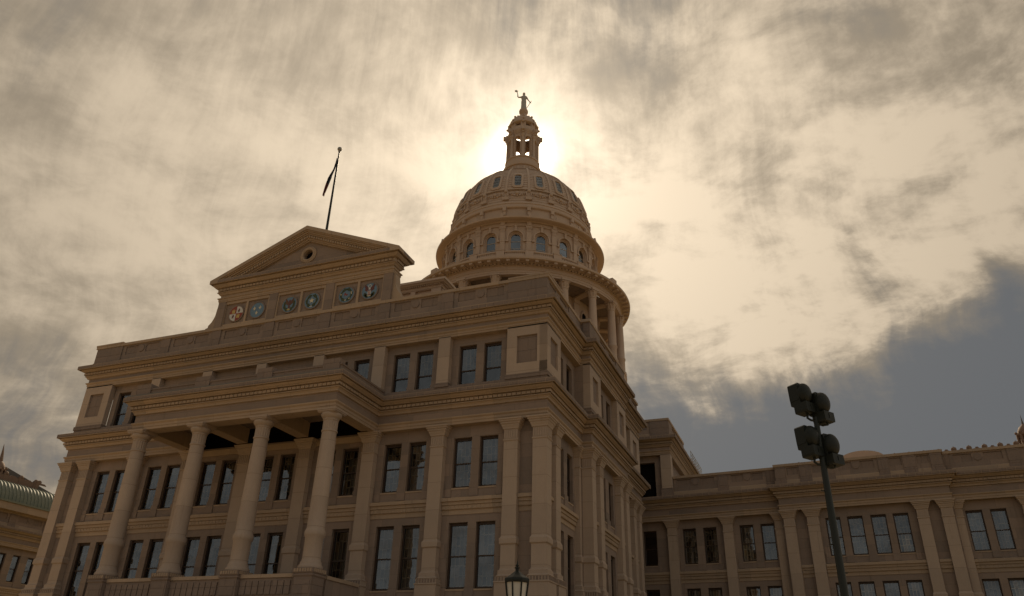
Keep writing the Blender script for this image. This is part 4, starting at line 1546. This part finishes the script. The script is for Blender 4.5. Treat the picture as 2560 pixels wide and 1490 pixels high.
mb.sweep(ap2, [(.06, 26.02), (.06, 26.44), (-.02, 26.49), (-.04, 26.49)], 'trim')
mb.sweep(ap2, [(-.04, 27.75), (.1, 27.78), (.1, 28.01), (-.55, 28.01), (-.55, 26)], 'trim')
parapet_run(mb, FB, 9, x0, 0, 26.02, 28.01, [(x0 - 1.9, x0 - .02)])
parapet_run(mb, FBE, y0, 41.5, 0, 26.02, 28.01, [(y0 + .02, y0 + 1.9), (40.2, 41.48)])
mb.build('parapet', CAP)
rl = MB()
for zz in (26.55, 26.95, 27.35):
    rl.tube([(23.25, 42.6, zz), (23.25, 50.5, zz)], .03, 'steel', 6)
for k in range(8):
    rl.tube([(23.25, 42.6 + k * 1.128, 26.0), (23.25, 42.6 + k * 1.128, 27.38)], .03, 'steel', 6)
for k in range(2):
    rl.tube([(22.75, 42.6 + .5 * k, 26.0), (22.75, 42.6 + .5 * k, 27.4)], .03, 'steel', 6)
rl.build('roof_railing', CAP)

# ------------------------------------------------------------------ far pavilion on the left
lp = [FL.xy(8, 0), FL.xy(46, 0)]
entablature(lp, PE, (19.225, 19.395), (19.705, 20.02))
lh = [(26.7 + 2.13 * k - 1.07 * 0, 26.7 + 2.13 * k + 1.12) for k in range(-6, 0)] + [(28.0, 29.1), (30.1, 31.22), (32.3, 33.4), (34.5, 35.6)]
mb = MB()
wall_grid(mb, FL, 8, 46, 0, 17.9, NW, [h + L for h in lh for L in (LW, UW)], 'stone', REV)
mb.box(-90, -63.6, 8, 46, .02, 20, 'void')
mb.box(-90, -62.8, 7.9, 8.0, 0, 20, 'stone')
string_course(mb, FL, 8, 46, NW)
bay_extras(mb, FL, lh, NW, ((UW[0], .28),))
mb.build('wall', CAP)
for h in lh:
    window(FL, *h, *UW, NW - .22, 'dark')
parapet(lp, 20.05, 22.0, lambda i, L: [(4.0 + 5.2 * k, 5.0 + 5.2 * k) for k in range(6)])
mb = MB()
prof = []
for k in range(11):
    t = math.pi / 2 * k / 10
    prof.append((-1.3 - 2.2 * (1 - math.cos(t)), 23.15 + 2.75 * math.sin(t)))
rows_ = []
pitch = .55
k = 0
y = 10.0
while y < 45:
    for dy, up in ((0.0, .09), (.05, .09), (.06, 0.0), (.30, -.015), (.54, 0.0)):
        rows_.append([(-62.0 + n + .6 + up * .7, y + dy, z + up * .7) for n, z in prof])
    y += pitch
mb.grid(rows_, 'copper', smooth=False)
mb.box(-66.5, -64.9, 10, 45, 25.6, 25.86, 'copper')
mb.box(-63.6, -62.0, 9.8, 45.2, 22.0, 22.9, 'trim')
mb.box(-63.6, -61.85, 9.7, 45.3, 22.9, 23.12, 'copper')
mb.build('copper_roof', CAP)
mb = MB()
mb.box(-65.25, -64.95, 12, 31.6, 25.8, 26.75, 'terra')
for k in range(9):
    y = 13.0 + 2.3 * k
    mb.box(-65.3, -64.9, y - .35, y + .35, 25.8, 27.0, 'terra')
    mb.ball((-65.1, y, 27.0), .3, 'terra', 10, 6)
    mb.prism([(y + .5, 26.7), (y + 1.7, 26.7), (y + 1.4, 26.92), (y + .8, 26.92)], lambda a, c, d: (d, a, c), -65.2, -65.0, 'terra')
pts = [(31.3, 25.8), (31.75, 25.8), (31.75, 26.2), (31.9, 26.6), (32.1, 26.85), (32.1, 27.1), (31.85, 27.25), (31.5, 27.15), (31.3, 26.9)]
mb.prism(pts, lambda a, c, d: (d, a, c), -65.35, -64.85, 'terra')
mb.build('ridge_crest', CAP)
mb = MB()
mb.face([(-66, 36, 26.0), (-66, 27.1, 28.0), (-70, 26.4, 28.0), (-74, 36, 26.0)], 'slate')
mb.face([(-66, 27.1, 28.0), (-66, 16, 26.0), (-70, 16, 26.0), (-70, 26.4, 28.0)], 'slate')
mb.prism([(36, 25.8), (36, 26.05), (27.1, 28.05), (16, 26.05), (16, 25.8)], lambda a, c, d: (d, a, c), -66.1, -66.0, 'slate')
mb.build('slate_roof', CAP)
turret(-66.1, 26.15, 26.6, 1.05)
mb = MB()
mb.tube([(-66.05, 26.15, 28.6), (-66.0, 26.0, 29.6), (-66.0, 25.8, 30.8)], [.26, .16, .02], 'terra', 8)
mb.build('spire', CAP)

# ------------------------------------------------------------------ statue on the lantern
ST = thing('statue', 'pale robed woman statue atop the dome lantern, raising a star and resting on a sword', 'statue', (DC[0], DC[1], 88.44))
ex = Vector((RX.x, RX.y, 0)).normalized()
ey = Vector((-ex.y, ex.x, 0))
body = MB()


def sp(x, z, y=0.0):
    w = ex * x + ey * y
    return (w.x, w.y, z)


rows = []
for z, rx, ry, cx in ((0, .50, .46, .02), (.15, .49, .45, .02), (.6, .45, .40, .0), (1.1, .42, .36, -.01), (1.6, .43, .34, -.01), (1.95, .38, .31, 0), (2.2, .40, .31, 0), (2.5, .46, .33, .0), (2.75, .47, .30, .02), (2.92, .38, .24, .02), (3.0, .2, .17, 0), (3.1, .15, .15, 0), (3.2, .155, .16, 0)):
    k = 20
    rows.append([sp(cx + rx * math.cos(2 * math.pi * i / k) * (1 + (.05 * (i % 2) if z < 2 else 0)), z, ry * math.sin(2 * math.pi * i / k) * (1 + (.06 * (i % 2) if z < 2 else 0))) for i in range(k)])
body.grid(rows, 'zinc', cv=True)
body.face(rows[0][::-1], 'zinc')
body.face(rows[-1], 'zinc')
body.ball(sp(.0, 3.38), .235, 'zinc', 14, 10, 1.25)
body.ball(sp(.0, 3.42, -.14), .17, 'zinc', 10, 8)
body.tube([sp(-.05, 3.42, .2), sp(.0, 3.38, .27), sp(.03, 3.3, .22)], [.03, .045, .03], 'zinc', 6)
body.tube([sp(-.36, 2.74), sp(-.62, 2.66), sp(-.92, 2.66), sp(-1.02, 2.8), sp(-1.03, 3.15), sp(-1.08, 3.5), sp(-1.12, 3.68)], [.17, .13, .11, .105, .085, .07, .06], 'zinc', 10)
body.tube([sp(.36, 2.76), sp(.55, 2.45), sp(.66, 2.2), sp(.86, 1.9), sp(1.08, 1.6)], [.17, .13, .11, .085, .07], 'zinc', 10)
body.ball(sp(-1.14, 3.74), .085, 'zinc', 8, 6)
body.ball(sp(1.1, 1.56), .085, 'zinc', 8, 6)
for i, (dx, dz) in enumerate(((-.1, .1), (-.07, .13), (-.02, .14), (.03, .12), (.09, .05))):
    body.tube([sp(-1.14 + dx * .4, 3.76 + dz * .3), sp(-1.14 + dx, 3.76 + dz)], [.022, .016], 'zinc', 5)
for i in range(5):
    body.tube([sp(1.06 + .03 * i, 1.56 + .03 * i, .05), sp(1.08 + .03 * i, 1.5 + .03 * i, .1), sp(1.12 + .02 * i, 1.5 + .03 * i, .02)], .02, 'zinc', 5)
bo = body.build('body', ST)
rm = bo.modifiers.new('fuse', 'REMESH')
rm.mode = 'VOXEL'
rm.voxel_size = .028
rm.use_smooth_shade = True
stm = MB()
pts = [((.34 if i % 2 == 0 else .14) * math.sin(math.pi * i / 5 + .3), (.34 if i % 2 == 0 else .14) * math.cos(math.pi * i / 5 + .3)) for i in range(10)]
stm.prism([(-1.30 + a * .95, 4.02 + c * .85) for a, c in pts], lambda a, c, d: sp(a, c, d), -.08, .08, 'zinc')
stm.build('star', ST)
sw = MB()
sw.tube([sp(1.22, 1.86), sp(1.06, 1.52), sp(.62, .60), sp(.44, .2)], [.03, .05, .05, .02], 'zinc', 6)
sw.tube([sp(.92, 1.6), sp(1.24, 1.44)], .035, 'zinc', 6)
sw.ball(sp(1.24, 1.9), .06, 'zinc', 8, 6)
sw.build('sword', ST)

# ------------------------------------------------------------------ flag and pole behind the gable
FP = thing('flagpole', 'tall thin flagpole with a ball top standing behind the gable', 'flagpole', (0.1, 1.66, 26.2))
mb = MB()
mb.lathe([(.14, 0), (.135, 6), (.10, 13), (.065, 19.1)], 'pole', seg=14)
mb.build('pole', FP)
mb = MB()
mb.lathe([(.065, 19.0), (.11, 19.05), (.11, 19.12), (.05, 19.17)], 'steel', seg=12)
mb.ball((0, 0, 19.36), .21, 'steel', 14, 10)
mb.build('ball', FP)
fl = MB()
rows = []
N1, N2 = 26, 18
for i in range(N1 + 1):
    t = i / N1
    row = []
    for j in range(N2 + 1):
        q_ = j / N2
        w = .08 + .36 * t ** .9 * (1.0 if t < .55 else max(.30, 1.0 - 1.5 * (t - .55)))
        sh = .60 * max(0, t - .25) * 1.35
        x = -(.08 + q_ * w + sh * (0.9 if t > .55 else 1.0) * (1 if t > .4 else t / .4))
        z = 44.62 - 3.85 * t - .25 * q_ * (1 + t) - (.0 if t < .98 else .1 * (j % 2))
        y = .16 * math.sin(q_ * 9 + t * 3) * (.4 + q_) * (.5 + .5 * t)
        vv = ex * x + ey * y
        row.append((.1 + vv.x, 1.66 + vv.y, z))
    rows.append(row)
for i in range(N1):
    for j in range(N2):
        t, q_ = i / N1, j / N2
        m = 'f_red' if t > .80 - .25 * q_ and t > .62 else ('f_white' if (t > .5 and .3 < q_ < .42) else 'f_navy')
        fl.face([rows[i][j], rows[i][j + 1], rows[i + 1][j + 1], rows[i + 1][j]], m, True)
fo = fl.build('flag')
fo['label'] = 'limp dark blue and red flag hanging on the pole behind the gable'
fo['category'] = 'flag'

# ------------------------------------------------------------------ floodlight mast
MX, MY = 35.934, -28.085
ML = thing('floodlight_mast', 'dark green pole with four floodlights seen from behind', 'floodlight mast', (MX, MY, 0))
mb = MB()
mb.lathe([(.085, 0), (.075, 3), (.066, 5), (.052, 6.88), (.0, 6.90)], 'pole', seg=16)
for k, z in enumerate((3.9, 4.4, 4.9, 5.4)):
    sg = -1 if k % 2 else 1
    q0 = ex * (.06 * sg)
    q1 = ex * (.12 * sg)
    mb.tube([(q0.x, q0.y, z), (q1.x, q1.y, z)], .012, 'pole', 6)
mb.build('pole', ML)
hd = MB()
# head in local axes: lens faces +Y, reflector bulges to -Y, Z up
hd.prism([(-.14, -.01), (.14, -.01), (.15, .03), (.15, .19), (-.15, .19), (-.15, .03)], lambda a, c, d: (a, d, c), -.155, .14, 'bronze')
rows = []
for i in range(13):
    t = i / 12
    r = (1 - t ** 3.0) ** .5
    rows.append([(.168 * r * math.cos(2 * math.pi * k / 28), .0 - .19 * t, .405 + .228 * r * math.sin(2 * math.pi * k / 28)) for k in range(28)])
hd.grid(rows, 'bronze', cv=True)
vis = [(-.15, .17), (.15, .17), (.16, .30), (.16, .60), (.13, .63), (-.13, .63), (-.16, .60), (-.16, .30)]
hd.prism(vis, lambda a, c, d: (a, d, c), -.03, .20, 'bronze')
hd.prism([(-.135, .2), (.135, .2), (.135, .59), (-.135, .59)], lambda a, c, d: (a, d, c), .201, .21, 'bulb')
hd.prism([(-.166, .26), (.166, .26), (.166, .29), (-.166, .29)], lambda a, c, d: (a, d, c), .0, .19, 'bronze')
hd.box(-.012, .012, -.165, -.154, .06, .15, 'pole')
hdm = hd.mesh('floodlight')
va = math.atan2(ex.y, ex.x)
for hx, hz, yw in ((-.185, 6.96, .60), (.155, 6.77, .56), (-.175, 6.06, .58), (.195, 5.90, .50)):
    off = ex * hx
    o = inst('floodlight', hdm, ML, (off.x, off.y, hz), va + yw)
    o.rotation_euler = (R(-3), 0, va + yw)
    hb = MB()
    side = 1 if hx > 0 else -1
    zj = hz - (.16 if side < 0 else .02)
    a0 = Vector((0, 0, zj))
    a1 = ex * (.10 * side if side < 0 else .14) + Vector((0, 0, zj + (.015 if side < 0 else -.03)))
    a2 = ex * (.165 * side if side < 0 else .215) + Vector((0, 0, zj + (.06 if side < 0 else -.02)))
    a3 = ex * (.175 * side + (.07 if side > 0 else 0.03)) + Vector((0, 0, hz + .03))
    hb.tube([a0, a1, a2, a3], .024, 'pole', 8)
    hb.build('arm', ML)

# ------------------------------------------------------------------ lantern on a post, its top at the bottom edge
SLX, SLY = 31.05, -31.94
SL_ = thing('street_lamp', 'black pointed lamp post lantern with frosted panes in front of the corner', 'street lamp', (SLX, SLY, 0))
mb = MB()
mb.lathe([(.16, 0), (.16, .3), (.1, .4), (.06, .7), (.05, 2.6), (.09, 2.7), (.05, 2.78), (.12, 2.86)], 'bronze', seg=14)
mb.build('post', SL_)
mb = MB()
LZ = 2.86
A0 = 22.5 + math.degrees(va)
mb.lathe([(.205, LZ + .47), (.212, LZ + .50), (.208, LZ + .53), (.19, LZ + .545)], 'bronze', seg=8, a0=A0, a1=A0 + 360, smooth=False)
mb.lathe([(.19, LZ + .543), (.12, LZ + .585), (.045, LZ + .645), (.03, LZ + .66)], 'bronze', seg=8, a0=A0, a1=A0 + 360, smooth=False)
mb.lathe([(.03, LZ + .66), (.03, LZ + .69), (.045, LZ + .695), (.045, LZ + .705), (.02, LZ + .712), (.02, LZ + .722), (.03, LZ + .735), (.02, LZ + .75), (.012, LZ + .76), (0.0, LZ + .86)], 'bronze', seg=12)
mb.build('roof', SL_)
mb = MB()
for k in range(8):
    a = R(A0 + 45 * k)
    mb.tube([(.13 * math.sin(a), -.13 * math.cos(a), LZ), (.195 * math.sin(a), -.195 * math.cos(a), LZ + .48)], .014, 'bronze', 6)
mb.lathe([(.12, LZ), (.14, LZ + .02), (.14, LZ + .04), (.12, LZ + .05)], 'bronze', seg=8, a0=A0, a1=A0 + 360, smooth=False)
mb.build('frame', SL_)
mb = MB()
mb.lathe([(.118, LZ + .03), (.18, LZ + .47)], 'frost', seg=8, a0=A0, a1=A0 + 360, smooth=False)
mb.build('glass_shade', SL_)
